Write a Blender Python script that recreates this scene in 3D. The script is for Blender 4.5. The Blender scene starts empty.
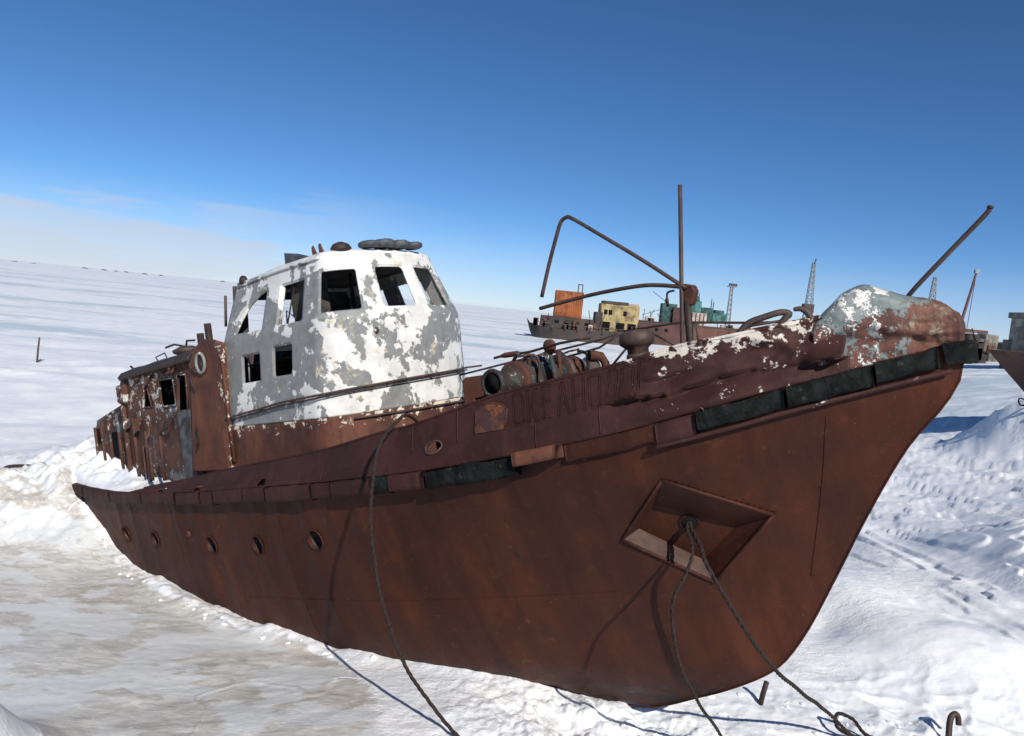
import bpy, bmesh, math, random
import numpy as np
from mathutils import Matrix, Vector
random.seed(7)
scn = bpy.context.scene
col = scn.collection
R = math.radians

# ------------------------------------------------------------------ camera
EYE = 4.8
cam_d = bpy.data.cameras.new('camera'); cam = bpy.data.objects.new('camera', cam_d); col.objects.link(cam)
cam_d.sensor_width = 36; cam_d.lens = 770/1024*36; cam_d.clip_start = .05; cam_d.clip_end = 60000
roll = math.atan(.0985); pitch = math.atan(58.5/770)
cam.matrix_world = Matrix.Translation((0, 0, EYE)) @ Matrix.Rotation(math.pi/2-pitch, 4, 'X') @ Matrix.Rotation(roll, 4, 'Z')
scn.camera = cam

# ------------------------------------------------------------------ sky and sun
SUN_AZ, SUN_EL = -66.0, 36.0            # direction to the sun: angle from +X towards +Y, elevation
L = Vector((math.cos(R(SUN_AZ))*math.cos(R(SUN_EL)), math.sin(R(SUN_AZ))*math.cos(R(SUN_EL)), math.sin(R(SUN_EL))))
sun_d = bpy.data.lights.new('sun', 'SUN'); sun = bpy.data.objects.new('sun', sun_d); col.objects.link(sun)
sun_d.energy = 4.6; sun_d.angle = R(.5); sun_d.color = (1, .94, .85)
sun.rotation_euler = L.to_track_quat('Z', 'Y').to_euler()
wld = bpy.data.worlds.new('World'); scn.world = wld; wld.use_nodes = True
wn, wl = wld.node_tree.nodes, wld.node_tree.links
wn.clear()
def N(nodes, typ, **kw):
    n = nodes.new(typ)
    for k, v in kw.items(): setattr(n, k, v)
    return n
sky = N(wn, 'ShaderNodeTexSky', sky_type='NISHITA', sun_disc=False, sun_elevation=R(SUN_EL),
        sun_rotation=R(90-SUN_AZ), altitude=2500, air_density=.8, dust_density=.0, ozone_density=6)
bg = N(wn, 'ShaderNodeBackground'); bg.inputs['Strength'].default_value = .10
wo = N(wn, 'ShaderNodeOutputWorld')
# thin low cloud bank: noise cut by elevation
tc = N(wn, 'ShaderNodeTexCoord'); sx = N(wn, 'ShaderNodeSeparateXYZ'); wl.new(tc.outputs['Generated'], sx.inputs[0])
mp = N(wn, 'ShaderNodeMapping'); mp.inputs['Scale'].default_value = (1.6, 1.6, 14); mp.inputs['Location'].default_value = (.35, .0, .3)
wl.new(tc.outputs['Generated'], mp.inputs[0])
nz = N(wn, 'ShaderNodeTexNoise'); nz.inputs['Scale'].default_value = 1.6; nz.inputs['Detail'].default_value = 6; nz.inputs['Roughness'].default_value = .52
wl.new(mp.outputs[0], nz.inputs['Vector'])
def wmath(op, a, b=None, c=None, clamp=False):
    m = N(wn, 'ShaderNodeMath', operation=op, use_clamp=clamp)
    for i, v in enumerate((a, b, c)):
        if v is None: continue
        if isinstance(v, (int, float)): m.inputs[i].default_value = v
        else: wl.new(v, m.inputs[i])
    return m.outputs[0]
def wramp(v, a, b, lo=0., hi=1.):
    m = N(wn, 'ShaderNodeMapRange', interpolation_type='SMOOTHSTEP')
    wl.new(v, m.inputs[0]); m.inputs[1].default_value = a; m.inputs[2].default_value = b; m.inputs[3].default_value = lo; m.inputs[4].default_value = hi
    return m.outputs[0]
west = wramp(sx.outputs[0], -.62, .02, 1, 0)                        # the bank lies low over the sea ice to the west
top = wmath('ADD', wmath('MULTIPLY', west, .062), wmath('MULTIPLY', wmath('SUBTRACT', nz.outputs[0], .5), .075))
top = wmath('ADD', top, .012)
edge_ = wmath('SUBTRACT', top, sx.outputs[2])
bank_ = wmath('MULTIPLY', wramp(edge_, -.003, .010), wmath('ADD', wmath('MULTIPLY', wramp(nz.outputs[0], .3, .7), .35), .6))
mp2 = N(wn, 'ShaderNodeMapping'); mp2.inputs['Scale'].default_value = (2.2, 2.2, 16); mp2.inputs['Location'].default_value = (1.1, .4, .15); wl.new(tc.outputs['Generated'], mp2.inputs[0])
nz2 = N(wn, 'ShaderNodeTexNoise'); nz2.inputs['Scale'].default_value = 1.7; nz2.inputs['Detail'].default_value = 5; wl.new(mp2.outputs[0], nz2.inputs['Vector'])
puff = wmath('MULTIPLY', wmath('MULTIPLY', wramp(nz2.outputs[0], .50, .62), wramp(sx.outputs[2], .08, .15, 1, 0)), .7)
veil = wramp(sx.outputs[2], -.01, .12, .5, 0)                      # thin frost haze above the horizon
cl = wmath('MAXIMUM', wmath('MULTIPLY', wmath('MAXIMUM', bank_, wmath('MULTIPLY', puff, west)), .9), veil)
mixc = N(wn, 'ShaderNodeMix', data_type='RGBA')
wl.new(wmath('MULTIPLY', cl, .95, clamp=True), mixc.inputs[0]); hsv = N(wn, 'ShaderNodeHueSaturation'); hsv.inputs['Saturation'].default_value = 1.1; hsv.inputs['Hue'].default_value = .498; wl.new(sky.outputs[0], hsv.inputs['Color']); wl.new(hsv.outputs[0], mixc.inputs[6]); mixc.inputs[7].default_value = (5.9, 6.1, 7.0, 1)
wl.new(mixc.outputs[2], bg.inputs[0]); wl.new(bg.outputs[0], wo.inputs[0])
scn.view_settings.view_transform = 'Standard'; scn.view_settings.look = 'None'
scn.view_settings.exposure = 0.06; scn.view_settings.gamma = 1
scn.view_settings.use_curve_mapping = False
scn.cycles.max_bounces = 4; scn.cycles.diffuse_bounces = 3; scn.cycles.glossy_bounces = 2; scn.cycles.use_adaptive_sampling = True; scn.cycles.adaptive_threshold = .02; scn.cycles.use_denoising = True

# ------------------------------------------------------------------ noise
def _hash(i, j, k, seed):
    h = (i*374761393 + j*668265263 + k*2147483647*3 + seed*1274126177) & 0xffffffff
    h = ((h ^ (h >> 13))*1274126177) & 0xffffffff
    return ((h ^ (h >> 16)) & 0xffff)/32767.5-1
def vn(x, y, seed=0):
    x = np.asarray(x, float); y = np.asarray(y, float); x, y = np.broadcast_arrays(x, y)
    i = np.floor(x).astype(np.int64); j = np.floor(y).astype(np.int64); u = x-i; v = y-j
    u = u*u*u*(u*(u*6-15)+10); v = v*v*v*(v*(v*6-15)+10); k = 0*i
    a = _hash(i, j, k, seed); b = _hash(i+1, j, k, seed); c = _hash(i, j+1, k, seed); d = _hash(i+1, j+1, k, seed)
    return (a*(1-u)+b*u)*(1-v)+(c*(1-u)+d*u)*v
def fbm(x, y, o=4, seed=0, g=.5):
    t = 0; a = 1; n = 0
    for q in range(o):
        t = t+a*vn(np.asarray(x)*2**q+q*17.3, np.asarray(y)*2**q-q*9.1, seed+q); n += a; a *= g
    return t/n
def ridged(x, y, o=4, seed=0): 
    t = 0; a = 1; n = 0
    for q in range(o):
        t = t+a*(1-np.abs(vn(np.asarray(x)*2**q+q*7.7, np.asarray(y)*2**q+q*3.1, seed+q))); n += a; a *= .5
    return t/n
def sm(x, a, b):
    t = np.clip((np.asarray(x, float)-a)/(b-a), 0, 1); return t*t*(3-2*t)
def pch(xs, ys):
    xs = np.array(xs, float); ys = np.array(ys, float); h = np.diff(xs); d = np.diff(ys)/h
    m = np.zeros_like(ys); m[0] = d[0]; m[-1] = d[-1]
    for i in range(1, len(xs)-1):
        if d[i-1]*d[i] > 0: m[i] = 2*d[i-1]*d[i]/(d[i-1]+d[i])
    def f(x):
        x = np.clip(np.asarray(x, float), xs[0], xs[-1]); i = np.clip(np.searchsorted(xs, x)-1, 0, len(xs)-2)
        t = (x-xs[i])/h[i]
        return (2*t**3-3*t**2+1)*ys[i]+(t**3-2*t**2+t)*h[i]*m[i]+(-2*t**3+3*t**2)*ys[i+1]+(t**3-t**2)*h[i]*m[i+1]
    return f

# ------------------------------------------------------------------ materials
class G:
    """small node graph helper"""
    def __init__(s, name):
        s.m = bpy.data.materials.new(name); s.m.use_nodes = True; s.nt = s.m.node_tree; s.n = s.nt.nodes; s.l = s.nt.links
        s.b = s.n['Principled BSDF']; s.tc = s.n.new('ShaderNodeTexCoord').outputs['Object']
        sp = s.n.new('ShaderNodeSeparateXYZ'); s.l.new(s.tc, sp.inputs[0]); s.xyz = sp.outputs
    def put(s, sock, v):
        if isinstance(v, bpy.types.NodeSocket): s.l.new(v, sock)
        elif isinstance(v, tuple) and len(v) == 3 and sock.type == 'RGBA': sock.default_value = (*v, 1)
        else: sock.default_value = v
    def math(s, op, a, b=0., c=0., clamp=False):
        n = s.n.new('ShaderNodeMath'); n.operation = op; n.use_clamp = clamp
        for i, v in enumerate((a, b, c)): s.put(n.inputs[i], v)
        return n.outputs[0]
    def ramp(s, v, a, b, lo=0., hi=1., lin=False):
        n = s.n.new('ShaderNodeMapRange'); n.interpolation_type = 'LINEAR' if lin else 'SMOOTHSTEP'
        s.put(n.inputs[0], v)
        for i, q in enumerate((a, b, lo, hi)): s.put(n.inputs[i+1], q)
        return n.outputs[0]
    def noise(s, scale, stretch=(1, 1, 1), detail=5., rough=.55, off=(0, 0, 0), dist=0., rz=0.):
        mp = s.n.new('ShaderNodeMapping'); s.l.new(s.tc, mp.inputs[0]); mp.inputs['Scale'].default_value = stretch; mp.inputs['Location'].default_value = off; mp.inputs['Rotation'].default_value = (0, 0, rz)
        n = s.n.new('ShaderNodeTexNoise'); s.l.new(mp.outputs[0], n.inputs['Vector'])
        n.inputs['Scale'].default_value = scale; n.inputs['Detail'].default_value = detail; n.inputs['Roughness'].default_value = rough; n.inputs['Distortion'].default_value = dist
        return n.outputs[0]
    def mix(s, f, a, b):
        n = s.n.new('ShaderNodeMix'); n.data_type = 'RGBA'; s.put(n.inputs[0], f); s.put(n.inputs[6], a); s.put(n.inputs[7], b); return n.outputs[2]
    def bump(s, h, strength=.5, dist=.01, prev=None):
        n = s.n.new('ShaderNodeBump'); s.put(n.inputs['Height'], h); n.inputs['Strength'].default_value = strength; n.inputs['Distance'].default_value = dist
        if prev is not None: s.l.new(prev, n.inputs['Normal'])
        return n.outputs[0]
def weathered(name, dark, mid, hi, scale=1., layers=(), rough=.75, streak=1., bump=.5, spec=.35):
    """rusted metal: three rust tones, running streaks, pitting, then flaking paint layers (colour, scale, threshold, [(axis, a, b, amount)])"""
    g = G(name)
    big = g.noise(1.1*scale, detail=6, rough=.6); fine = g.noise(9*scale, detail=6, rough=.65)
    st = g.noise(2.6*scale, (1, 1, .16), detail=5, rough=.6, off=(3, 1, 0))
    c = g.mix(g.ramp(big, .36, .62), dark, mid)
    c = g.mix(g.math('MULTIPLY', g.ramp(st, .53, .72), .75*streak), c, hi)
    c = g.mix(g.math('MULTIPLY', g.ramp(fine, .55, .75), .55), c, hi)
    c = g.mix(g.math('MULTIPLY', g.ramp(g.noise(5*scale, (1, 1, .5), off=(9, 2, 4)), .56, .66), .6), c, dark)
    pit = g.noise(38*scale, detail=3, rough=.6)
    nrm = g.bump(g.math('ADD', g.math('MULTIPLY', fine, .7), g.math('MULTIPLY', pit, .35)), bump, .012)
    ro = g.math('ADD', g.math('MULTIPLY', fine, .35), rough-.17)
    for ly in layers:
        colr, sc, thr, ramps = ly[:4]; soft = ly[4] if len(ly) > 4 else .018
        v = g.math('ADD', g.math('MULTIPLY', g.noise(sc, detail=7, rough=.62, off=(sc, 2*sc, .3), dist=.3), .75), g.math('MULTIPLY', g.noise(sc*5, detail=4, off=(1, sc, 7)), .25))
        for ax, a, b, amt in ramps: v = g.math('ADD', v, g.ramp(g.xyz[ax], a, b, 0., amt))
        m = g.ramp(v, thr-soft, thr+soft)
        tint = g.mix(g.ramp(g.noise(sc*2.2, detail=5, off=(5, 5, 1)), .35, .7), colr, tuple(q*.78 for q in colr))
        c = g.mix(m, c, tint); nrm = g.bump(m, .55, .006, nrm); ro = g.math('ADD', g.math('MULTIPLY', ro, g.math('SUBTRACT', 1., g.math('MULTIPLY', m, .3))), 0.)
    g.put(g.b.inputs['Base Color'], c); g.put(g.b.inputs['Roughness'], ro); g.put(g.b.inputs['Normal'], nrm); g.b.inputs['Specular IOR Level'].default_value = spec
    return g.m
def plain(name, c, rough=.8, var=.3, scale=6., bump=.4, metal=0.):
    g = G(name); n = g.noise(scale, detail=6, rough=.62); n2 = g.noise(scale*7, detail=4)
    c2 = tuple(q*(1-var) for q in c); c3 = tuple(min(1, q*(1+var)) for q in c)
    k = g.mix(g.ramp(n, .35, .65), c2, c3); g.put(g.b.inputs['Base Color'], k); g.b.inputs['Roughness'].default_value = rough; g.b.inputs['Metallic'].default_value = metal
    g.put(g.b.inputs['Normal'], g.bump(g.math('ADD', n, g.math('MULTIPLY', n2, .5)), bump, .01)); g.b.inputs['Specular IOR Level'].default_value = .3
    return g.m
WHITE = (.78, .77, .73); GREY = (.25, .255, .25); CREAM = (.70, .62, .45)
# x in boat coordinates is 7 - s (s = metres aft of the stem head); z is height above the keel
M = {}
M['hull'] = weathered('hull_rust', (.040, .0118, .0068), (.058, .0160, .0084), (.100, .029, .0112), .62, rough=.60, streak=.75, bump=.8, spec=.2,
    layers=[((.125, .046, .020), 7., .655, [(2, 1.2, 3.4, .0)], .06), ((.024, .011, .008), 2.4, .69, [(2, .9, .1, .16)], .09), ((.15, .085, .055), 22., .70, [(2, 2.6, 3.4, .05)], .03)])
M['bulwark'] = weathered('bulwark_rust', (.034, .0130, .0115), (.053, .0195, .0168), (.088, .034, .024), 1.3, rough=.66, streak=.5, bump=.7, spec=.2,
    layers=[((.66, .60, .52), 4.6, .735, [(0, 4.0, 4.7, .12), (2, 3.95, 4.12, .12)])])
def band_hull():
    m = M['hull']; nt = m.node_tree; b = nt.nodes['Principled BSDF']; src = b.inputs['Base Color'].links[0].from_socket
    tcn_ = nt.nodes.new('ShaderNodeTexCoord'); mp_ = nt.nodes.new('ShaderNodeMapping'); mp_.inputs['Scale'].default_value = (1.5, .4, .10); nt.links.new(tcn_.outputs['Object'], mp_.inputs[0])
    nz_ = nt.nodes.new('ShaderNodeTexNoise'); nz_.inputs['Scale'].default_value = 1.6; nz_.inputs['Detail'].default_value = 6; nz_.inputs['Roughness'].default_value = .7; nt.links.new(mp_.outputs[0], nz_.inputs['Vector'])
    rg = nt.nodes.new('ShaderNodeMapRange'); rg.inputs[1].default_value = .38; rg.inputs[2].default_value = .62; rg.inputs[3].default_value = .80; rg.inputs[4].default_value = 1.12; nt.links.new(nz_.outputs[0], rg.inputs[0])
    mx = nt.nodes.new('ShaderNodeVectorMath'); mx.operation = 'SCALE'; nt.links.new(src, mx.inputs[0]); nt.links.new(rg.outputs[0], mx.inputs['Scale']); nt.links.new(mx.outputs[0], b.inputs['Base Color'])
band_hull()
M['pocket_pale'] = weathered('pale_rust', (.06, .032, .026), (.095, .06, .051), (.12, .065, .045), 2.)  # paler rust tone for the lower wall of the anchor pocket
M['rust'] = weathered('plate_rust', (.065, .026, .018), (.135, .05, .028), (.23, .09, .035), 1.6)
M['rust_white'] = weathered('casing_rust', (.060, .024, .018), (.125, .046, .028), (.20, .08, .035), 1.5,
    layers=[((.66, .58, .46), 5., .68, [(2, 3.55, 3.82, .15), (0, -.6, .7, .06)])])
M['orange'] = weathered('orange_rust', (.075, .03, .02), (.16, .055, .022), (.30, .10, .03), 5., layers=[((.066, .027, .024), 5., .50, [], .05)])
M['dark'] = weathered('dark_iron', (.022, .015, .013), (.045, .03, .025), (.09, .045, .03), 3., rough=.6)
M['pipe'] = weathered('pipe_iron', (.05, .032, .028), (.085, .055, .045), (.14, .08, .055), 4., rough=.55)
M['house'] = weathered('deckhouse_rust', (.045, .022, .018), (.10, .042, .03), (.16, .07, .04), 1.8,
    layers=[((.09, .10, .11), 1.6, .57, []), ((.55, .53, .48), 6., .62, [(2, 3.9, 4.4, .07), (0, -4.2, -3.9, -.08)])])
M['panel'] = weathered('panel_rust', (.075, .028, .019), (.135, .048, .028), (.20, .075, .035), 1.5,
    layers=[((.68, .62, .52), 6., .72, [(0, -2.9, -2.5, .15)])])
M['grey'] = plain('grey_paint', (.075, .082, .09), .6, .4)
M['wheel'] = weathered('wheelhouse_paint', (.06, .03, .022), (.13, .055, .035), (.2, .09, .05), 2.,
    layers=[(GREY, 3., .30, [(2, 3.8, 4.15, .2)]), (WHITE, 6.5, .625, [(0, -2.2, -.2, .0)], .012), (WHITE, 1.5, .563, [(0, -2.2, .6, .06), (2, 5.45, 5.92, .085), (0, .25, .7, -.012)], .010), (CREAM, 3.2, .645, [(0, -.35, -.15, .05), (0, .1, .35, -.06)], .06)], rough=.6, spec=.3)
M['roof'] = weathered('roof_paint', (.06, .03, .022), (.13, .055, .035), (.2, .09, .05), 2.,
    layers=[(GREY, 3., .30, []), (WHITE, 2.2, .40, [], .012)], rough=.6, spec=.3)
M['bowpaint'] = weathered('bow_plate_paint', (.075, .033, .027), (.14, .058, .042), (.21, .10, .06), 2.,
    layers=[((.24, .185, .125), 4.6, .655, [(0, 6.2, 6.9, .08)], .05), ((.19, .225, .22), 8.5, .54, [(2, 4.10, 4.30, .19), (0, 6.5, 6.8, -.16)], .02), ((.72, .70, .66), 9.5, .585, [(2, 4.02, 4.25, .07), (0, 6.4, 6.7, -.2)], .012), ((.085, .035, .026), 12., .635, [], .02)])
M['drum'] = weathered('windlass_paint', (.028, .020, .018), (.05, .033, .027), (.11, .06, .035), 4.,
    layers=[((.055, .072, .07), 4., .52, []), ((.30, .31, .28), 9., .61, [])])
M['bluegrey'] = weathered('blue_paint', (.05, .05, .05), (.1, .07, .05), (.2, .1, .05), 4., layers=[((.06, .10, .12), 4., .50, [])])
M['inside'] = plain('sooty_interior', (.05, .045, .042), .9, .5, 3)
M['rope'] = plain('rope_fibre', (.030, .022, .019), .95, .35, 40, .8)
M['cable'] = plain('steel_cable', (.05, .035, .03), .7, .4, 40, .8)
def rubber():
    g = G('weathered_rubber'); n = g.noise(7, detail=7, rough=.65); v = g.n.new('ShaderNodeTexVoronoi'); v.inputs['Scale'].default_value = 9; v.feature = 'DISTANCE_TO_EDGE'; g.l.new(g.tc, v.inputs['Vector'])
    c = g.mix(g.ramp(n, .35, .68), (.006, .0068, .0065), (.017, .0195, .0185)); c = g.mix(g.ramp(g.noise(14, off=(2, 2, 2)), .6, .75), c, (.045, .045, .04))
    g.put(g.b.inputs['Base Color'], c); g.b.inputs['Roughness'].default_value = .9; g.b.inputs['Specular IOR Level'].default_value = .12
    h = g.math('ADD', g.math('MULTIPLY', g.ramp(g.noise(5, (1, 1, .5), detail=6, off=(8, 1, 3), dist=1.5), .40, .46), .6), n); g.put(g.b.inputs['Normal'], g.bump(h, .8, .02)); return g.m
M['rubber'] = rubber()
M['black'] = None
def snow_mat(name, ground=True):
    g = G(name)
    at = g.n.new('ShaderNodeAttribute'); at.attribute_name = 'ice'; ice = at.outputs['Fac']
    n1 = g.noise(.9, detail=7, rough=.6); n2 = g.noise(11, detail=5, rough=.6)
    snow = g.mix(g.ramp(n1, .38, .66), (.76, .79, .83), (.88, .885, .89))
    if ground:
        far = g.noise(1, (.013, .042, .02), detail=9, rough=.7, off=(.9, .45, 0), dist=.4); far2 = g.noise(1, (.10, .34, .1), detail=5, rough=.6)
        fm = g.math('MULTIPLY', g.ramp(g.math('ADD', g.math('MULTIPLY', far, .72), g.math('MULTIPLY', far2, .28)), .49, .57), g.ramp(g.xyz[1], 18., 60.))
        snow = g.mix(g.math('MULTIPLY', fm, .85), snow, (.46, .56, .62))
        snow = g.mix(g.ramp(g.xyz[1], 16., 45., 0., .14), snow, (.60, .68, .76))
        grain = g.noise(2.2, (1, 2.6, 1), detail=8, rough=.68, off=(4, 1, 0), dist=.8, rz=-.55)
        icec = g.mix(g.ramp(grain, .36, .62), (.43, .42, .39), (.62, .61, .58))
        icec = g.mix(g.math('MULTIPLY', g.ramp(g.noise(.55, detail=4, off=(7, 3, 0)), .48, .66), .6), icec, (.36, .32, .255))
        pale = g.noise(.62, (1, 1.6, 1), detail=7, rough=.6, off=(2, 8, 0), rz=.5); icec = g.mix(g.ramp(pale, .50, .535), icec, (.62, .635, .64))
        fl = g.ramp(g.noise(5, (1, 2.4, 1), detail=8, rough=.75, off=(1, 9, 0), dist=1.0, rz=-.7), .53, .60)
        icec = g.mix(g.math('MULTIPLY', fl, .6), icec, (.76, .75, .71))
        im = g.ramp(g.math('ADD', ice, g.math('MULTIPLY', g.math('SUBTRACT', g.noise(1.3, detail=7, rough=.65), .5), .9)), .42, .62)
        c = g.mix(im, snow, icec); g.put(g.b.inputs['Roughness'], g.ramp(im, 0., 1., .62, .34))
        ds = g.n.new('ShaderNodeAttribute'); ds.attribute_name = 'dirt'
        c = g.mix(g.math('MULTIPLY', g.ramp(g.math('ADD', ds.outputs['Fac'], g.math('MULTIPLY', g.math('SUBTRACT', n2, .5), 1.2)), .5, .8), .55), c, (.34, .25, .16))
    else:
        c = g.mix(g.math('MULTIPLY', g.ramp(n1, .55, .7), .45), snow, (.62, .56, .43)); g.b.inputs['Roughness'].default_value = .6
    g.put(g.b.inputs['Base Color'], c); g.b.inputs['Specular IOR Level'].default_value = .25
    fine = g.noise(45, detail=5, rough=.65)
    med = g.noise(4.5, (1, 1.7, 1), detail=8, rough=.68, off=(3, 3, 3), dist=.6)
    hh = g.math('ADD', g.math('ADD', g.math('MULTIPLY', n2, .6), g.math('MULTIPLY', fine, .30)), g.math('MULTIPLY', med, 1.2)); hh = g.math('MULTIPLY', hh, g.ramp(g.noise(.32, detail=4, off=(6, 2, 1)), .40, .60, .12, 1.))
    if ground: hh = g.math('MULTIPLY', hh, g.ramp(im, 0., 1., 1., .35))
    g.put(g.b.inputs['Normal'], g.bump(hh, .62, .045)); return g.m
M['snow'] = snow_mat('snow_and_ice'); M['snowdeck'] = snow_mat('packed_snow', False)
M['concrete'] = plain('weathered_concrete', (.16, .15, .13), .9, .45, .7); M['concrete2'] = plain('pale_concrete', (.26, .245, .21), .9, .4, .7)
M['darkship'] = weathered('dark_hull', (.035, .03, .03), (.07, .055, .05), (.12, .07, .05), .12)
M['brownship'] = weathered('brown_hull', (.06, .03, .025), (.12, .055, .045), (.17, .08, .05), .12)
M['contorange'] = weathered('orange_container', (.17, .05, .02), (.33, .10, .03), (.40, .16, .055), .5)
M['yellow'] = weathered('yellow_cabin_paint', (.16, .11, .06), (.42, .33, .15), (.50, .43, .24), .5)
M['teal'] = plain('teal_paint', (.055, .155, .14), .7, .5, .9); M['tealdark'] = plain('dark_teal_paint', (.03, .075, .07), .7, .5, .9)
M['paleblock'] = plain('pale_rusty_sheet', (.42, .34, .30), .8, .3, .7)
M['mast'] = plain('galvanised_steel', (.22, .25, .28), .6, .2, 1); M['redmast'] = plain('red_lead_paint', (.13, .055, .05), .7, .3, 1)
M['black'] = plain('black_void_paint', (.012, .012, .013), .9, .3, 2); M['wood'] = plain('grey_driftwood', (.09, .07, .055), .9, .3, 9)
M['black'].node_tree.nodes['Principled BSDF'].inputs['Specular IOR Level'].default_value = .02
M['lens'] = plain('lamp_glass', (.35, .36, .36), .25, .2, 5)

# ------------------------------------------------------------------ mesh helpers
def mesh_obj(name, v, f, mat, parent=None, smooth=True, loc=None):
    me = bpy.data.meshes.new(name); me.from_pydata([tuple(map(float, p)) for p in v], [], [tuple(map(int, q)) for q in f]); me.update()
    if smooth: me.polygons.foreach_set('use_smooth', [True]*len(me.polygons))
    o = bpy.data.objects.new(name, me); col.objects.link(o)
    if mat is not None: me.materials.append(M[mat] if isinstance(mat, str) else mat)
    if parent is not None: o.parent = parent
    if loc is not None: o.location = loc
    return o
def tag(o, label=None, cat=None, group=None, kind=None):
    for k, v in (('label', label), ('category', cat), ('group', group), ('kind', kind)):
        if v: o[k] = v
    return o
def empty(name, loc=(0, 0, 0), rz=0.):
    o = bpy.data.objects.new(name, None); col.objects.link(o); o.location = loc; o.rotation_euler = (0, 0, rz); o.empty_display_size = .2; return o
class MB:
    def __init__(s): s.v = []; s.f = []
    def add(s, v, f): n = len(s.v); s.v += [tuple(p) for p in v]; s.f += [tuple(i+n for i in q) for q in f]; return s
    def box(s, lo, hi, bev=0.):
        bm = bmesh.new(); bmesh.ops.create_cube(bm, size=1)
        for v in bm.verts: v.co = Vector([lo[i]+(v.co[i]+.5)*(hi[i]-lo[i]) for i in range(3)])
        if bev: bmesh.ops.bevel(bm, geom=bm.edges[:], offset=bev, segments=2, affect='EDGES')
        bm.verts.index_update(); s.add([v.co[:] for v in bm.verts], [[v.index for v in q.verts] for q in bm.faces]); bm.free(); return s
    def prism(s, poly, off):
        """polygon of 3D points extruded by vector off"""
        n = len(poly); p2 = [tuple(Vector(p)+Vector(off)) for p in poly]
        return s.add([tuple(p) for p in poly]+p2, [tuple(range(n-1, -1, -1)), tuple(range(n, 2*n))]+[(i, (i+1) % n, n+(i+1) % n, n+i) for i in range(n)])
    def tube(s, pts, r, seg=8, closed=False, cap=True):
        pts = [Vector(p) for p in pts]; n = len(pts); rr = r if hasattr(r, '__len__') else [r]*n
        v = []; up = None
        for i, p in enumerate(pts):
            if closed: d = pts[(i+1) % n]-pts[i-1]
            else: d = pts[min(i+1, n-1)]-pts[max(i-1, 0)]
            d.normalize()
            if up is None: up = d.orthogonal().normalized()
            up = (up-d*up.dot(d)); up = up.normalized() if up.length > 1e-6 else d.orthogonal().normalized()
            sd = d.cross(up)
            for k in range(seg): a = 2*math.pi*k/seg; v.append(p+(up*math.cos(a)+sd*math.sin(a))*rr[i])
        f = []
        for i in range(n if closed else n-1):
            for k in range(seg): a = i*seg; b = ((i+1) % n)*seg; f.append((a+k, a+(k+1) % seg, b+(k+1) % seg, b+k))
        if cap and not closed: f += [tuple(range(seg-1, -1, -1)), tuple((n-1)*seg+k for k in range(seg))]
        return s.add([p[:] for p in v], f)
    def lathe(s, prof, origin, axis, seg=20):
        """profile [(r, h)] spun about axis"""
        o = Vector(origin); a = Vector(axis).normalized(); u = a.orthogonal().normalized(); w = a.cross(u); v = []; f = []
        for r, h in prof:
            for k in range(seg): t = 2*math.pi*k/seg; v.append((o+a*h+(u*math.cos(t)+w*math.sin(t))*r)[:])
        for i in range(len(prof)-1):
            for k in range(seg): f.append((i*seg+k, i*seg+(k+1) % seg, (i+1)*seg+(k+1) % seg, (i+1)*seg+k))
        f += [tuple(range(seg-1, -1, -1)), tuple((len(prof)-1)*seg+k for k in range(seg))]
        return s.add(v, f)
    def build(s, name, mat, parent=None, smooth=False, loc=None): return mesh_obj(name, s.v, s.f, mat, parent, smooth, loc)
def spline(pts, n=8):
    P = [Vector(p) for p in pts]; P = [P[0]*2-P[1]]+P+[P[-1]*2-P[-2]]; out = []
    for i in range(1, len(P)-2):
        for k in range(n):
            t = k/n; a, b, c, d = P[i-1:i+3]
            out.append(.5*((2*b)+(c-a)*t+(2*a-5*b+4*c-d)*t*t+(3*b-a-3*c+d)*t**3))
    return out+[P[-2]]
def bevelmod(o, w=.01, seg=2):
    m = o.modifiers.new('bevel', 'BEVEL'); m.width = w; m.segments = seg; m.limit_method = 'ANGLE'; m.angle_limit = R(40); return o
def solid(o, t=.02, off=-1):
    m = o.modifiers.new('thickness', 'SOLIDIFY'); m.thickness = t; m.offset = off; return o
def inpoly(x, y, poly):
    x = np.asarray(x); y = np.asarray(y); ins = np.zeros(x.shape, bool); n = len(poly)
    for i in range(n):
        x1, y1 = poly[i]; x2, y2 = poly[(i+1) % n]
        if y1 == y2: continue
        c = ((y1 > y) != (y2 > y)) & (x < (x2-x1)*(y-y1)/(y2-y1)+x1); ins ^= c
    return ins
def nearest(px, py, poly):
    best = (1e9, px, py); n = len(poly)
    for i in range(n):
        x1, y1 = poly[i]; x2, y2 = poly[(i+1) % n]; dx, dy = x2-x1, y2-y1; q = dx*dx+dy*dy
        t = min(1, max(0, ((px-x1)*dx+(py-y1)*dy)/q)) if q else 0; qx, qy = x1+t*dx, y1+t*dy; d = (px-qx)**2+(py-qy)**2
        if d < best[0]: best = (d, qx, qy)
    return best[1], best[2]
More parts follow.
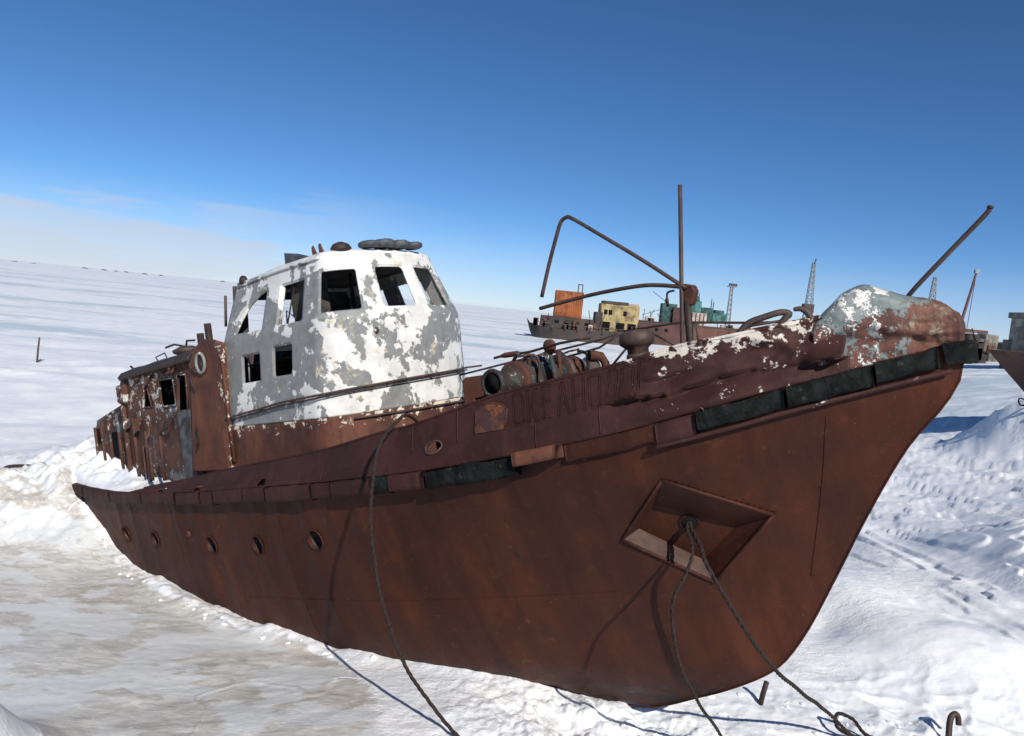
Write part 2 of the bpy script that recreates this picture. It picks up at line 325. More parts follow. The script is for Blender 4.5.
def grid_holes(A, Bc, holes):
    """grid of parameters A,B (2D arrays) -> faces with the holes cut out, boundary vertices moved onto the hole outline"""
    nu, nv = A.shape; ca = (A[:-1, :-1]+A[1:, :-1]+A[:-1, 1:]+A[1:, 1:])/4; cb = (Bc[:-1, :-1]+Bc[1:, :-1]+Bc[:-1, 1:]+Bc[1:, 1:])/4
    A = A.copy(); Bc = Bc.copy(); dead = np.zeros(ca.shape, bool)
    for poly in holes:
        d = inpoly(ca, cb, poly); dead |= d
        tch = np.zeros(A.shape, int); liv = np.zeros(A.shape, int)
        for (i, j) in ((0, 0), (1, 0), (0, 1), (1, 1)):
            tch[i:nu-1+i, j:nv-1+j] += d; liv[i:nu-1+i, j:nv-1+j] += ~d
        for i, j in zip(*np.where((tch > 0) & (liv > 0))): A[i, j], Bc[i, j] = nearest(A[i, j], Bc[i, j], poly)
    idx = np.arange(nu*nv).reshape(nu, nv); fs = []
    for i, j in zip(*np.where(~dead)): fs.append((idx[i, j], idx[i+1, j], idx[i+1, j+1], idx[i, j+1]))
    return A, Bc, fs
def rrect(x0, x1, y0, y1, r=.05, n=4, skew=0.):
    out = []
    for cx, cy, a0 in ((x1-r, y1-r, 0), (x0+r, y1-r, 90), (x0+r, y0+r, 180), (x1-r, y0+r, 270)):
        for k in range(n+1): a = R(a0+90*k/n); out.append((cx+r*math.cos(a)+skew*(cy-y0), cy+r*math.sin(a)))
    return out

# ------------------------------------------------------------------ boat frame: s aft of the stem head, n to the near (starboard) side, z up
SH = Vector((3.8644, 6.6, EYE+.0181)); TRIM, HEEL, YAW = 13, 5, 40
MS = Matrix.Rotation(R(-YAW), 4, 'Z') @ Matrix.Rotation(R(-TRIM), 4, 'Y') @ Matrix.Rotation(R(HEEL), 4, 'X')
BASE = Vector((-7, 0, -3.76))
def V(s, n, z): return (7-s, -n, z+3.76)
def W(s, n, z): return SH+(MS @ Vector((-s, -n, z)))
ZK = -3.76
zr = pch([0, .62, 1.29, 1.9, 3.26, 4.83, 7.94, 10.2, 12.1, 13.7, 14.7, 16], [.09, .0, -.11, -.225, -.43, -.58, -.73, -.8, -.81, -.74, -.66, -.55])
taper = pch([0, 9.5, 12, 14, 15.3, 16], [1, 1, .975, .925, .86, .66])
stz = pch([-.05, 0, .09, .58, .99, 1.36, 1.75, 2.04, 2.33, 2.96, 3.84, 4.6, 16], [.3, .09, -.23, -.81, -1.42, -2.04, -2.66, -3.0, -3.19, -3.47, -3.74, ZK+.005, ZK+.004])
gv = pch([0, .03, .08, .15, .25, .4, .6, .8, 1], [.02, .33, .54, .69, .79, .865, .92, .965, 1])
def br(s): s = np.asarray(s, float); return 2*taper(s)*(1-np.clip(1-s/6.5, 0, 1)**2.2)*(s > 0)
def s_stem(v):
    if v >= 1: return 0.
    lo, hi = 0., 5.
    for _ in range(44):
        m = (lo+hi)/2
        if ZK+v*(zr(m)-ZK)-stz(m) < 0: lo = m
        else: hi = m
    return lo
def hull_n(s, v, s0):
    d = np.clip(s-s0, 0, None); Le = 6.5+2.2*(1-v)
    return 2*gv(v)*taper(s)*(1-np.clip(1-d/Le, 0, 1)**2.2)
def hull_at(s, z):
    v = float((z-ZK)/(zr(s)-ZK)); return float(hull_n(s, v, s_stem(v)))

# ------------------------------------------------------------------ ground: sea ice, drifts, shore
CA, SA = math.cos(R(YAW)), math.sin(R(YAW))
def terr(x, y, full=False):
    x = np.asarray(x, float); y = np.asarray(y, float)
    s = ((SH.x-x)*CA+(y-SH.y)*SA); nn = (SH.x-x)*SA-(y-SH.y)*CA      # along the boat, out from its near side
    r = np.hypot(x, y)
    q = x-.33*y
    shore = np.interp(q, [1.5, 5, 7.5, 10, 18, 34, 60], [0, .12, .45, 1.1, 2.5, 4.1, 4.5])
    shore = shore*sm(y, -30, 12)
    near = np.interp(s, [-2, 1, 2.5, 4, 5, 6.75, 8, 9.5, 13, 15, 18], [.12, .12, .16, .36, .28, .02, -.1, -.2, -.36, -.32, -.1])
    wn_ = sm(np.abs(nn), 7, 2.2)*sm(s, -5, 0)*sm(s, 20, 15)
    h = shore*(1-.6*wn_)+near*wn_
    lo = fbm(x*.16, y*.16, 4, 3)*.10*sm(r, 6, 14)
    # rim of piled ice and snow against the plating
    hw = np.interp(s, [2.5, 4, 5, 6.75, 8, 9.5, 13, 15], [.1, .35, .6, 1.15, 1.5, 1.66, 1.68, 1.45])+.05*s*0
    dd = np.abs(nn-hw)
    rim = np.exp(-(dd/.28)**2)*sm(s, 3.0, 6)*(.10+.12*fbm(s*1.7, nn*1.7, 4, 11))*sm(s, 18, 15)
    iceR = sm(s, 4.2, 7.2)*sm(nn, .6, 2.2)*sm(y, 18, 13.5)+sm(-x, 0, 2)*sm(y, 11, 9.5)*sm(nn, 1, 2.6)
    hol = .30*np.exp(-(((x-5.35)/.55)**2+((y-12.2)/.8)**2)); h = h-hol
    iceR = np.clip(iceR, 0, 1)*(1-.55*np.exp(-(dd/.3)**2))
    # ice surface: thin ridges where plates froze together
    wx, wy = .9*fbm(x*.6, y*.6, 3, 5), .9*fbm(x*.6+9, y*.6, 3, 6); pl = ridged(x*.30+.22*y+wx, y*.40-.1*x+wy, 1, 21); crack = sm(pl, .97, .998)*sm(fbm(x*.3, y*.3, 2, 8), .05, .3)
    ice_h = .012*crack+.022*fbm(x*1.2, y*2.4, 5, 31)+.013*ridged(x*2.6+1.6*y+fbm(x*1.5, y*1.5, 2, 8), y*3.6-1.2*x, 4, 33)*(.4+.6*sm(y, 11, 8.5))
    # snow: wind-carved drifts east of the bow, clods under it
    u = x*.83+y*.55; w = -x*.55+y*.83
    wob = .5*fbm(x*.35, y*.35, 3, 44)
    reg = sm(x, 6.3, 8.3)*sm(y, 9.0, 12)*sm(r, 70, 24)
    k_ = (fbm(x*.55+.18*y+wob, y*.20-.05*x+wob, 4, 41, .55)+1)*4.2
    fl = np.floor(k_); ter = fl+sm(k_-fl, .80, 1.0)                     # wind crust breaking off in low steps
    sas = (ter*.07+(ridged(x*1.3+.5*y+2*wob, y*.5+wob, 3, 42)-.62)*.06)*reg
    sas += (ridged(x*4.6+3*wob+1.1*y, y*1.9+2*wob, 3, 47)-.6)*.036*sm(x, 6.8, 8.4)*sm(r, 45, 15)*(.25+.75*sm(fbm(x*.45, y*.45, 3, 49), -.25, .2))
    dome = .60*np.exp(-(((x-6.0)/1.5)**2+((y-13.2)/2.2)**2))
    dome2 = .30*np.exp(-(((x-6.9)/1.0)**2+((y-10.9)/.9)**2))
    crest = 7.75+.10*(y-12)+.25*np.sin(y*.7)
    edge = .34*np.exp(-np.clip(crest-x, 0, 9)/1.6-np.clip(x-crest, 0, 9)**2/.25)*sm(y, 8.8, 10.5)*sm(y, 20, 15)
    clod = .75*(np.clip(fbm(x*2.3, y*2.3, 5, 51, .62), -.35, 1)+.1)*.30*np.exp(-(((s-1.6)/2.5)**2+((nn-.6)/1.6)**2)**2)
    clod += .05*fbm(x*7, y*7, 3, 57)*np.exp(-(((s-2.0)/2.8)**2+((nn-.8)/1.7)**2)**2)
    clod += (ridged(x*1.9+.4*fbm(x*2, y*2, 2, 4), y*1.9, 5, 58)-.62)*.15*np.exp(-(((x-5.2)/2.4)**2+((y-9.3)/1.1)**2))
    gen = (ridged(u*.13, w*.4, 4, 61)-.62)*.22*sm(r, 14, 30)*sm(r, 420, 120)
    tl = (x+28.7)*.51+(y-43)*.86; gen = gen+(.10+.16*np.clip(fbm(x*1.1, y*1.1, 3, 65), 0, 1))*np.exp(-(tl/1.1)**2)*sm(x, -5, -14)*sm(x, -60, -35)
    gen = gen+.22*np.exp(-(((x+20)/2.2)**2+((y-32.6)/.6)**2))*(1+.5*fbm(x, y, 3, 66))
    # drifts heaped round the stern
    ax, ay = W(15.6, 1.5, -1.0)[:2]
    st = 1.0*np.exp(-(((x-ax-.1)/1.3)**2+((y-ay+.1)/1.5)**2))+.75*np.exp(-(((x-ax+1.9)/1.6)**2+((y-ay+1.0)/.95)**2))+.9*np.exp(-(((x-ax+.3)/2.4)**2+((y-ay-2.5)/2.2)**2))
    st = st*(1+.42*fbm(x*1.5, y*1.5, 5, 71, .6))
    st += .28*np.exp(-(((x+7.2)/.8)**2+((y-14.0)/1.1)**2))
    # pile with scrap on the right, and the bank the view is taken from
    pile = 1.75*np.exp(-((((x-20.6)/1.5)**2+((y-30.5)/2.6)**2)**1.3))*(1+.28*fbm(x*.9, y*.9, 4, 81))
    bank = 3.15*sm(r, 5.2, 1.0)+1.05*np.exp(-(((x+4.62)/.50)**2+((y-6.45)/.75)**2))
    right = (.22*np.clip(x-crest, 0, 5)+.26*np.clip(17.0-y, 0, 5.5)*sm(x, crest-.1, crest+2.2))*sm(y, 25, 15)*sm(r, 6.5, 8)
    h = h+right; iceR = iceR*(1-sm(bank, .08, .35))
    h = h+lo+rim+iceR*ice_h+(1-iceR)*(sas+dome+dome2+edge+clod+gen+.02*fbm(x*2.5, y*2.5, 4, 91)*sm(r, 60, 20))+st+pile+bank
    if not full: return h
    dirt = .62*np.exp(-((nn-hw)/.22)**2)*sm(s, 5, 8)+.5*np.exp(-(((s-3.6)/1.6)**2+((nn-.8)/.9)**2))+.25*sm(y, 60, 20)*sm(x, 14, 20)*sm(fbm(x*.5, y*.5, 3, 15), .3, .6)
    return h, np.clip(iceR-.3*crack, 0, 1), np.clip(dirt, 0, 1)
th = np.concatenate([np.linspace(-180, -50, 60, endpoint=False), np.linspace(-50, 50, 860, endpoint=False), np.linspace(50, 180, 60, endpoint=False)])
rad = np.concatenate([[.02, .5, 1.0, 1.6, 2.3, 3, 3.7, 4.4, 5.1, 5.7, 6.2, 6.6], np.linspace(6.8, 17, 330, endpoint=False), 17*(45000/17)**np.linspace(0, 1, 330)**1.7])
TH, RD = np.meshgrid(np.radians(th), rad); GX = RD*np.sin(TH); GY = RD*np.cos(TH)
GZ, GI, GD = terr(GX, GY, True)
nr, nt_ = GX.shape; ii = np.arange(nr*nt_).reshape(nr, nt_); jj = np.roll(ii, -1, 1)
F = np.stack([ii[:-1], jj[:-1], jj[1:], ii[1:]], -1).reshape(-1, 4)
me = bpy.data.meshes.new('snow_ground'); me.vertices.add(nr*nt_); me.vertices.foreach_set('co', np.stack([GX, GY, GZ], -1).astype(np.float32).ravel())
me.loops.add(F.size); me.loops.foreach_set('vertex_index', F.astype(np.int32).ravel()); me.polygons.add(len(F))
me.polygons.foreach_set('loop_start', np.arange(0, F.size, 4, dtype=np.int32)); me.polygons.foreach_set('use_smooth', [True]*len(F)); me.update(calc_edges=True)
me.flip_normals()
for nm, arr in (('ice', GI), ('dirt', GD)):
    a = me.attributes.new(nm, 'FLOAT', 'POINT'); a.data.foreach_set('value', arr.astype(np.float32).ravel())
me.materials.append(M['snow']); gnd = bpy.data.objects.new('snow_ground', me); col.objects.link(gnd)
tag(gnd, 'wind-carved snow and grey sea ice reaching to the horizon', 'snow', kind='structure')

# ================================================================== THE WRECK
boat = empty('wrecked_boat'); boat.matrix_world = Matrix.Translation(SH) @ MS @ Matrix.Translation(BASE)
tag(boat, 'large rust-brown wrecked boat with peeling white wheelhouse, frozen into the ice', 'boat')

# ---- shell plating with portholes and the anchor pocket cut out
PORTS = [(7.03, -1.43, .125), (8.37, -1.55, .125), (9.63, -1.61, .125), (11.41, -1.60, .125), (12.56, -1.56, .125)]
POCKET = [(2.48, -.87), (1.70, -1.33), (2.36, -2.0), (3.06, -1.48)]
def dents(s, z):
    d = -.026*np.abs(np.sin(np.pi*s/.55))**.8*sm(s, 2.4, 4)*(.6+.4*vn(s*.8, z*.9, 103))
    d = d+.030*fbm(s*.55, z*.7, 3, 101)+.010*fbm(s*2.2, z*2.2, 3, 107)
    d = d+.09*(ridged(s*.8+z*.5, z*1.3-s*.45, 3, 109)-.66)*np.exp(-(((s-2.6)/1.3)**2+((z+.75)/.45)**2))
    d = d-.05*np.exp(-(((s-4.6)/1.1)**2+((z+1.5)/.8)**2))
    return d*sm(s-np.array(0), .15, 1.2)
nu, nv = 470, 104
vv = np.linspace(0, 1, nv)**.85
Sg = np.zeros((nu, nv)); Zg = np.zeros((nu, nv)); S0 = np.array([s_stem(v) for v in vv])
uu = np.linspace(0, 1, nu)**1.15
for j, v in enumerate(vv):
    Sg[:, j] = S0[j]+(15.8-S0[j])*uu; Zg[:, j] = ZK+v*(zr(Sg[:, j])-ZK)
holes = [[(s+r*math.cos(a), z+r*math.sin(a)) for a in np.linspace(0, 2*math.pi, 24, endpoint=False)] for s, z, r in PORTS]+[POCKET]
S2, Z2, fs = grid_holes(Sg, Zg, holes)
def shell_n(S_, Z_):
    Vv = (Z_-ZK)/(zr(S_)-ZK); s0 = np.interp(Vv, vv, S0); n = hull_n(S_, Vv, s0); return n+dents(S_, Z_)*sm(n, .0, .35)
Nn = shell_n(S2, Z2); Nn[0, :] = 0
vs = [V(a, b, c) for a, b, c in zip(S2.ravel(), Nn.ravel(), Z2.ravel())]
o = mesh_obj('hull', vs, [q[::-1] for q in fs], 'hull', boat); solid(o, .02)
def sn(s, z): return float(shell_n(np.array(float(s)), np.array(float(z))))
# far side, stern and keel plating
nu2, nv2 = 90, 26; va = np.linspace(0, 1, nv2); vs = []
for i in range(nu2):
    for v in va:
        s0 = s_stem(v); s = s0+(15.8-s0)*(i/(nu2-1))**1.15; vs.append(V(s, -float(hull_n(s, v, s0)), ZK+v*(zr(s)-ZK)))
ix = lambda i, j: i*nv2+j
mesh_obj('hull', vs, [(ix(i, j), ix(i+1, j), ix(i+1, j+1), ix(i, j+1)) for i in range(nu2-1) for j in range(nv2-1)], 'hull', boat)
vs = []
for v in va:
    n = float(hull_n(15.8, v, s_stem(v))); z = ZK+v*(zr(15.8)-ZK); vs += [V(15.8, n, z), V(15.83, 0, z), V(15.8, -n, z)]
mesh_obj('transom', vs, [(3*i+k, 3*i+k+1, 3*i+k+4, 3*i+k+3) for i in range(nv2-1) for k in (0, 1)], 'hull', boat)
mb = MB(); mb.tube([V(max(s, 0), 0, float(stz(s))) for s in list(np.linspace(0.0, 4.6, 50))], .012, 8); mb.build('stem_bar', 'hull', boat, True)
# weld seams
def seam(pts, r=.006):
    MB().tube([V(s, sn(s, z)+.001, z) for s, z in pts], r, 5).build('weld_seam', 'hull', boat, True)
seam([(1.06+(.49)*t, -.42-1.58*t) for t in np.linspace(0, 1, 24)], .008)
seam([(1.55-.16*t, -2.0+.0*t) for t in np.linspace(0, 1, 8)], .004)
seam([(1.3-.46*t, -1.1+.02*t) for t in np.linspace(0, 1, 8)], .004)
seam([(s, -2.05-.05*(s-3)) for s in np.linspace(3.2, 9, 60)], .003)
for s in (5.2, 7.7, 10.6): seam([(s, z) for z in np.linspace(-1.1+.0*s, -2.9, 26)], .0025)
# portholes
for s, z, r in PORTS:
    n = sn(s, z); ring = [V(s+(r+.012)*math.cos(a), sn(s+(r+.012)*math.cos(a), z+(r+.012)*math.sin(a))+.008, z+(r+.012)*math.sin(a)) for a in np.linspace(0, 2*math.pi, 28, endpoint=False)]
    p = MB().tube(ring, .011, 6, True).build('porthole', 'hull', boat, True)
    vs = []; k = 24
    for dn in (.0, -.14):
        for a in np.linspace(0, 2*math.pi, k, endpoint=False): vs.append(V(s+r*math.cos(a), n+dn, z+r*math.sin(a)))
    MB().add(vs, [(i, (i+1) % k, k+(i+1) % k, k+i) for i in range(k)]+[tuple(k+i for i in range(k))]).build('sleeve', 'dark', p, True)
n = sn(10.19, -1.45); MB().lathe([(.05, -.02), (.05, .02), (.03, .03)], V(10.19, n, -1.45), (0, -1, .05), 12).build('drain_plug', 'rust', boat, True)
# anchor pocket
pk = [Vector(V(s, sn(s, z)+.006, z)) for s, z in POCKET]
cen = sum(pk, Vector())/4
inner = [Vector(V(*q)) for q in ((2.75, .82, -1.15), (2.11, .40, -1.46), (2.52, .40, -1.83), (3.0, .80, -1.42))]
pkt = MB().add(inner, [(0, 1, 2, 3)]).build('anchor_pocket', 'hull', boat)
for i in range(4):
    j = (i+1) % 4
    q = MB().add([pk[i], pk[j], inner[j], inner[i]], [(0, 1, 2, 3)]).build('pocket_wall', 'pocket_pale' if i == 2 else 'hull', pkt); solid(q, .012, 0)
for i in range(4):
    j = (i+1) % 4
    MB().tube([pk[i]+(pk[j]-pk[i])*t*.25 for t in range(5)], .019, 6).build('pocket_lip', 'hull', pkt, True)
hz = inner[0]*.38+inner[1]*.36+inner[2]*.14+inner[3]*.12
fn = (inner[1]-inner[0]).cross(inner[3]-inner[0]).normalized()
if fn.y > 0: fn = -fn
HAWSE = hz
MB().lathe([(.088, .004), (.10, .005), (.10, .014), (.088, .016), (.082, .004)], hz, fn, 20).build('hawse_rim', 'hull', pkt, True)
MB().lathe([(.09, .007), (.088, .009)], hz, fn, 20).build('hawse_hole', 'black', pkt, True)

# ---- deck
vs = []; fs = []; sd = np.linspace(.25, 15.75, 80)
for s in sd:
    b = float(br(s)); z = float(zr(s))-.03
    for k in range(9): t = -1+k/4; vs.append(V(s, b*t*.985, z+.05*(1-t*t)))
mesh_obj('deck', vs, [(i*9+k, i*9+k+1, i*9+k+10, i*9+k+9) for i in range(len(sd)-1) for k in range(8)], 'rust', boat)

# ---- bulwark: knuckled lower strake, upper strake, crumpled at the bow
ztop = pch([.7, 1.02, 1.72, 2.06, 2.61, 3.12, 3.99, 4.33, 5.04, 5.44, 6.61, 7.97, 8.93, 10.13, 11.2, 12.0], [.46, .45, .40, .38, .29, .23, .12, .05, -.09, -.13, -.30, -.42, -.50, -.63, -.72, -.79])
kn = pch([.7, 1.5, 2.9, 3.6, 4.35, 5.15, 6.7, 9, 12], [.16, .2, .25, .27, .23, .16, .09, .06, .02])
def crumple(s, z):
    f = sm(s, 2.9, 2.1)
    fold = ridged(s*.9+z*1.6+.3*fbm(s*2, z*2, 2, 3), z*2.6-s*.9, 3, 131)-.62
    dent = -.10*np.exp(-(((s-2.05)/.55)**2+((z+.02)/.13)**2))+.07*np.exp(-(((s-1.75)/.6)**2+((z+.16)/.09)**2))-.05*np.exp(-(((s-1.2)/.35)**2+((z-.12)/.1)**2))
    zc = np.interp(s, [1.0, 1.3, 1.6, 2.0, 2.5, 2.7], [.11, .09, .08, -.01, -.06, -.09])+.035*fbm(s*3.1, 0*s, 3, 133)
    dz = z-zc; cre = np.where(dz > 0, .125*np.exp(-(dz/.12)**2), -.09*np.exp(dz/.09)*np.clip(-dz/.015, 0, 1)+.125*np.clip(1+dz/.015, 0, 1))
    cre = cre*sm(s, 2.95, 2.4)*(.62+.55*vn(s*2.3, 0*s, 12))
    z2 = np.interp(s, [1.2, 2.0, 2.6, 3.3], [.30, .20, .08, -.10])+.05*fbm(s*2.3+5, 0*s, 3, 134); d2 = z-z2
    cre = cre+np.where(d2 > 0, .05*np.exp(-(d2/.06)**2), .05*np.clip(1+d2/.012, 0, 1)-.03*np.exp(d2/.06)*np.clip(-d2/.012, 0, 1))*sm(s, 2.8, 2.4)*sm(s, 1.2, 1.6)*np.clip(vn(s*3.1+2, 0*s, 19)+.45, 0, 1)
    f2 = cre
    return f2*1.25+f*(.15*fold+.6*dent)+.012*fbm(s*1.5, z*3, 3, 137)+.004*fbm(s*7, z*7, 3, 139)
def lean(s): return np.interp(s, [0, 3, 6, 12], [.05, .07, .13, .2])
def bul_n(s, w, z):
    return br(s)-lean(s)*w+crumple(s, z)*sm(w, -.05, .12)
nb, mb_ = 560, 26
sB = np.linspace(.82, 12.0, nb); wB = np.linspace(0, 1, mb_)
Sb, Wb = np.meshgrid(sB, wB, indexing='ij')
zlo = lambda s: zr(s)+.002
FAIR = [(4.73+.105*math.cos(a), .42+.105*math.sin(a)) for a in np.linspace(0, 2*math.pi, 18, endpoint=False)]
def slot(s, w0, w1, l): return [(s-l, w0), (s+l, w0), (s+l*.8, w1), (s-l*.8, w1)]
SLOTS = [slot(7.92, .06, .30, .10), slot(9.63, .06, .36, .11), slot(10.83, .08, .5, .12)]
S3, W3, fb = grid_holes(Sb, Wb, [FAIR]+SLOTS)
def bul_pt(s, w, off=0.):
    k = kn(s); h = ztop(s)+.012*fbm(np.asarray(s)*1.3, 0*np.asarray(s), 3, 151)*sm(s, 9, 3)-zlo(s); kk = np.minimum(k/np.maximum(h, .03), .8)
    z = zlo(s)+w*h
    step = .022*sm(w-kk, .02, -.02)                                 # lower strake stands proud of the upper one
    return bul_n(s, w, z)+step+off, z
nB, zB = bul_pt(S3, W3)
o = mesh_obj('bulwark', [V(a, b, c) for a, b, c in zip(S3.ravel(), nB.ravel(), zB.ravel())], [q[::-1] for q in fb], 'bulwark', boat); solid(o, .014)
def bv(s, w, off=0.): n, z = bul_pt(np.array(float(s)), np.array(float(w)), off); return V(s, float(n), float(z))
o = MB().tube([bv(s, 1, -.006) for s in np.linspace(.95, 11.9, 240)], .017, 6).build('bulwark_rail', 'bulwark', boat, True)
MB().tube([bv(a, b, .006) for a, b in [(4.73+.115*math.cos(t), .42+.12*math.sin(t)) for t in np.linspace(0, 2*math.pi, 24, endpoint=False)]], .011, 6, True).build('fairlead_rim', 'pipe', boat, True)
for s in (5.05, 4.42): MB().tube([bv(s, w, .002) for w in np.linspace(.4, .98, 10)], .008, 5).build('bulwark_seam', 'bulwark', boat, True)
for s, w in ((6.6, 0), (8.1, 0), (3.5, 0), (2.86, 0)): MB().tube([bv(s, q, .002) for q in np.linspace(.03, .45, 8)], .007, 5).build('bulwark_seam', 'bulwark', boat, True)
# far bulwark
vs = []
for s in np.linspace(.9, 12, 120):
    for w in (0, .5, 1): vs.append(V(s, -float(br(s)-lean(s)*w), float(zlo(s)+w*(ztop(s)-zlo(s)-.05))))
o = mesh_obj('bulwark', vs, [(3*i+k, 3*i+k+3, 3*i+k+4, 3*i+k+1) for i in range(119) for k in (0, 1)], 'bulwark', boat); solid(o, .014, 0)
for s in np.arange(1.6, 11.5, .62):
    for sg in (1,):
        b = float(br(s)); zt = float(ztop(s)); zl = float(zr(s))
        MB().prism([V(s, b-.22, zl), V(s, b-.42, zl), V(s, b-float(lean(s))-.24, zt-.05), V(s, b-float(lean(s))-.20, zt-.05)], (.012, 0, 0)).build('bulwark_stay', 'rust', boat)

# ---- bow plate: tall folded-over plating round the stem head, with flaking paint
hump = pch([0, .03, .14, .40, .55, .70, .83, .95, 1.06], [.36, .385, .49, .575, .655, .725, .685, .58, .47])
nq, mq = 150, 34; vs = []
tq = np.linspace(-.62, 1.06, nq)                                     # negative = round onto the far side
for t in tq:
    s = abs(t); sg = 1 if t >= 0 else -1
    for j in range(mq):
        w = j/(mq-1); z0 = float(zr(s))+.005; ht = float(hump(s)) if t > 0 else float(hump(s))-.05*min(1, -t*4); z = z0+w*(ht-z0)
        b = float(br(s)); fl = .05+.02*w
        rnd = math.sqrt(max(b*b+.07*.07*math.exp(-s*7), 0))-(.085 if s > .5 else .0)*0
        bulge = .030*math.sin(math.pi*min(1, w*1.05))*(1 if s > .2 else s/.2+.2)
        crm = .028*float(fbm(s*3.1*sg+2, z*4.2, 4, 171))+(.09+.10*(w < .62)*math.sin(math.pi*min(1, w/.62)))*(float(ridged(s*1.9*sg+z*1.7, z*3.4-s, 3, 173))-.62)
        roll_in = -.16*max(0, (w-.80)/.2)**2
        n = (rnd+bulge+crm*(1 if s > .1 else .4+6*s*.1)+roll_in*min(1, s*4)-.03)
        n = max(n, .015) if s > .02 else 0.02
        ss = s+(.03-.03*math.sin(math.pi*w))*math.exp(-s*8)+(.03*float(fbm(z*5, 1.3, 2, 9)))*math.exp(-s*6)
        vs.append(V(ss, sg*n, z-.03*max(0, (w-.85)/.15)**2*1))
o = mesh_obj('bow_plate', vs, [(i*mq+j, (i+1)*mq+j, (i+1)*mq+j+1, i*mq+j+1) for i in range(nq-1) for j in range(mq-1)], 'bowpaint', boat); solid(o, .016, 0)

# ---- rubbing strake: rusted channel pieces and rubber blocks along the sheer
def strake(sa, sb, name, mat, proud, h, up=0., rough=.004, seed=1, inset=.0):
    n = max(6, int((sb-sa)/.03)); vs = []; fs = []; prof = []
    k = 4
    for a in range(k+1): prof.append((0, -a/k))          # outer face downwards (proud, z)
    cs = [(-.02, 0.)]+[(1., -.06), (1.06, -.3), (1.06, -.7), (1., -.94)]+[(-.02, -1.)]
    for i in range(n+1):
        s = sa+(sb-sa)*i/n; b = float(br(s)); z = float(zr(s))+up
        e = min(i, n-i); rd = .82 if e == 0 else (.96 if e == 1 else 1)
        for q, (pn, pz) in enumerate(cs):
            d = rough*float(fbm(s*9+seed*7, pz*3+q, 3, 200+seed)); vs.append(V(s, b+(pn*proud*rd if pn > 0 else pn)+d, z+pz*h+d*.8))
    m = len(cs)
    for i in range(n):
        for q in range(m-1): fs.append((i*m+q, i*m+q+1, (i+1)*m+q+1, (i+1)*m+q))
    fs += [tuple(range(m)), tuple(n*m+q for q in range(m-1, -1, -1))]
    return mesh_obj(name, vs, [q[::-1] for q in fs], mat, boat)
edges = [4.86, 5.35, 5.62, 6.35, 6.75, 7.75, 8.3, 9.1, 9.45, 10.2, 11.0, 11.4, 12.2, 12.7, 13.4, 14.0, 14.6, 15.3]
for i in range(len(edges)-1):
    a, b = edges[i]+.005, edges[i+1]-.005
    blk = (edges[i] in (5.35, 6.35, 8.3, 9.1, 11.0, 12.2, 13.4))
    strake(a, b, 'rubber_fender' if blk and edges[i] in (5.35,) else 'rubbing_strake', 'rubber' if blk and edges[i] in (5.35,) else 'bulwark', (.060 if blk else .072)+.01*random.random(), .19+.02*random.random(), .005*random.uniform(-1, 1), .012, i+3)
strake(3.72, 4.82, 'rubber_fender', 'rubber', .075, .20, -.005, .03, 31)
strake(3.24, 3.70, 'fender_box', 'rust', .15, .145, .03, .006, 32)
strake(2.02, 2.36, 'fender_box', 'bulwark', .06, .21, -.0, .008, 33)
strake(2.36, 3.22, 'rubbing_strake', 'hull', .02, .17, .0, .02, 37)
strake(1.31, 1.985, 'rubber_fender', 'rubber', .105, .185, .005, .028, 34)
strake(.655, 1.275, 'rubber_fender', 'rubber', .11, .19, .005, .028, 35)
strake(.20, .625, 'rubber_fender', 'rubber', .11, .175, .01, .024, 36)
MB().tube([V(s, float(br(s))+.03, float(zr(s))-.215) for s in np.linspace(.12, 2.4, 60)], .024, 6).build('fender_ledge', 'bulwark', boat, True)
# block at the stem head
mb = MB(); vs = []
for z, k in ((.10, 1.), (-.09, .9)):
    for p in ((.17, .155), (.0, .085), (-.075, .03), (-.075, -.03), (.0, -.085), (.17, -.155)): vs.append(V(p[0]*k, p[1]*k, z+.03*(p[0] < .1)*0))
o = mb.add(vs, [(5, 4, 3, 2, 1, 0), (6, 7, 8, 9, 10, 11)]+[(i, (i+1) % 6, 6+(i+1) % 6, 6+i) for i in range(6)]).build('stem_fender', 'rubber', boat); bevelmod(o, .012)

# ---- name welded onto the bulwark, and the rusty badge beside it
def wl_of(s, z): return (z-float(zlo(s)))/max(float(ztop(s)-zlo(s)), .02)
STROKES = {'O': [((.05, .08), (.05, .92)), ((.95, .08), (.95, .92)), ((.15, .97), (.85, .97)), ((.15, .03), (.85, .03))],
           'K': [((.05, 0), (.05, 1)), ((.2, .5), (.95, 1)), ((.2, .5), (.95, 0))], 'E': [((.05, 0), (.05, 1)), ((.1, 1), (.95, 1)), ((.1, .52), (.8, .52)), ((.1, 0), (.95, 0))],
           'A': [((.0, 0), (.45, 1)), ((.55, 1), (1, 0)), ((.22, .36), (.78, .36))], 'H': [((.05, 0), (.05, 1)), ((.95, 0), (.95, 1)), ((.12, .5), (.88, .5))],
           'L': [((.0, 0), (.4, 1)), ((.4, 1), (.95, 1)), ((.95, 1), (.95, 0))], 'G': [((.05, 0), (.05, 1)), ((.1, 1), (.95, 1))]}
WORD = 'OKEAHOLOG'; sc_ = 3.74
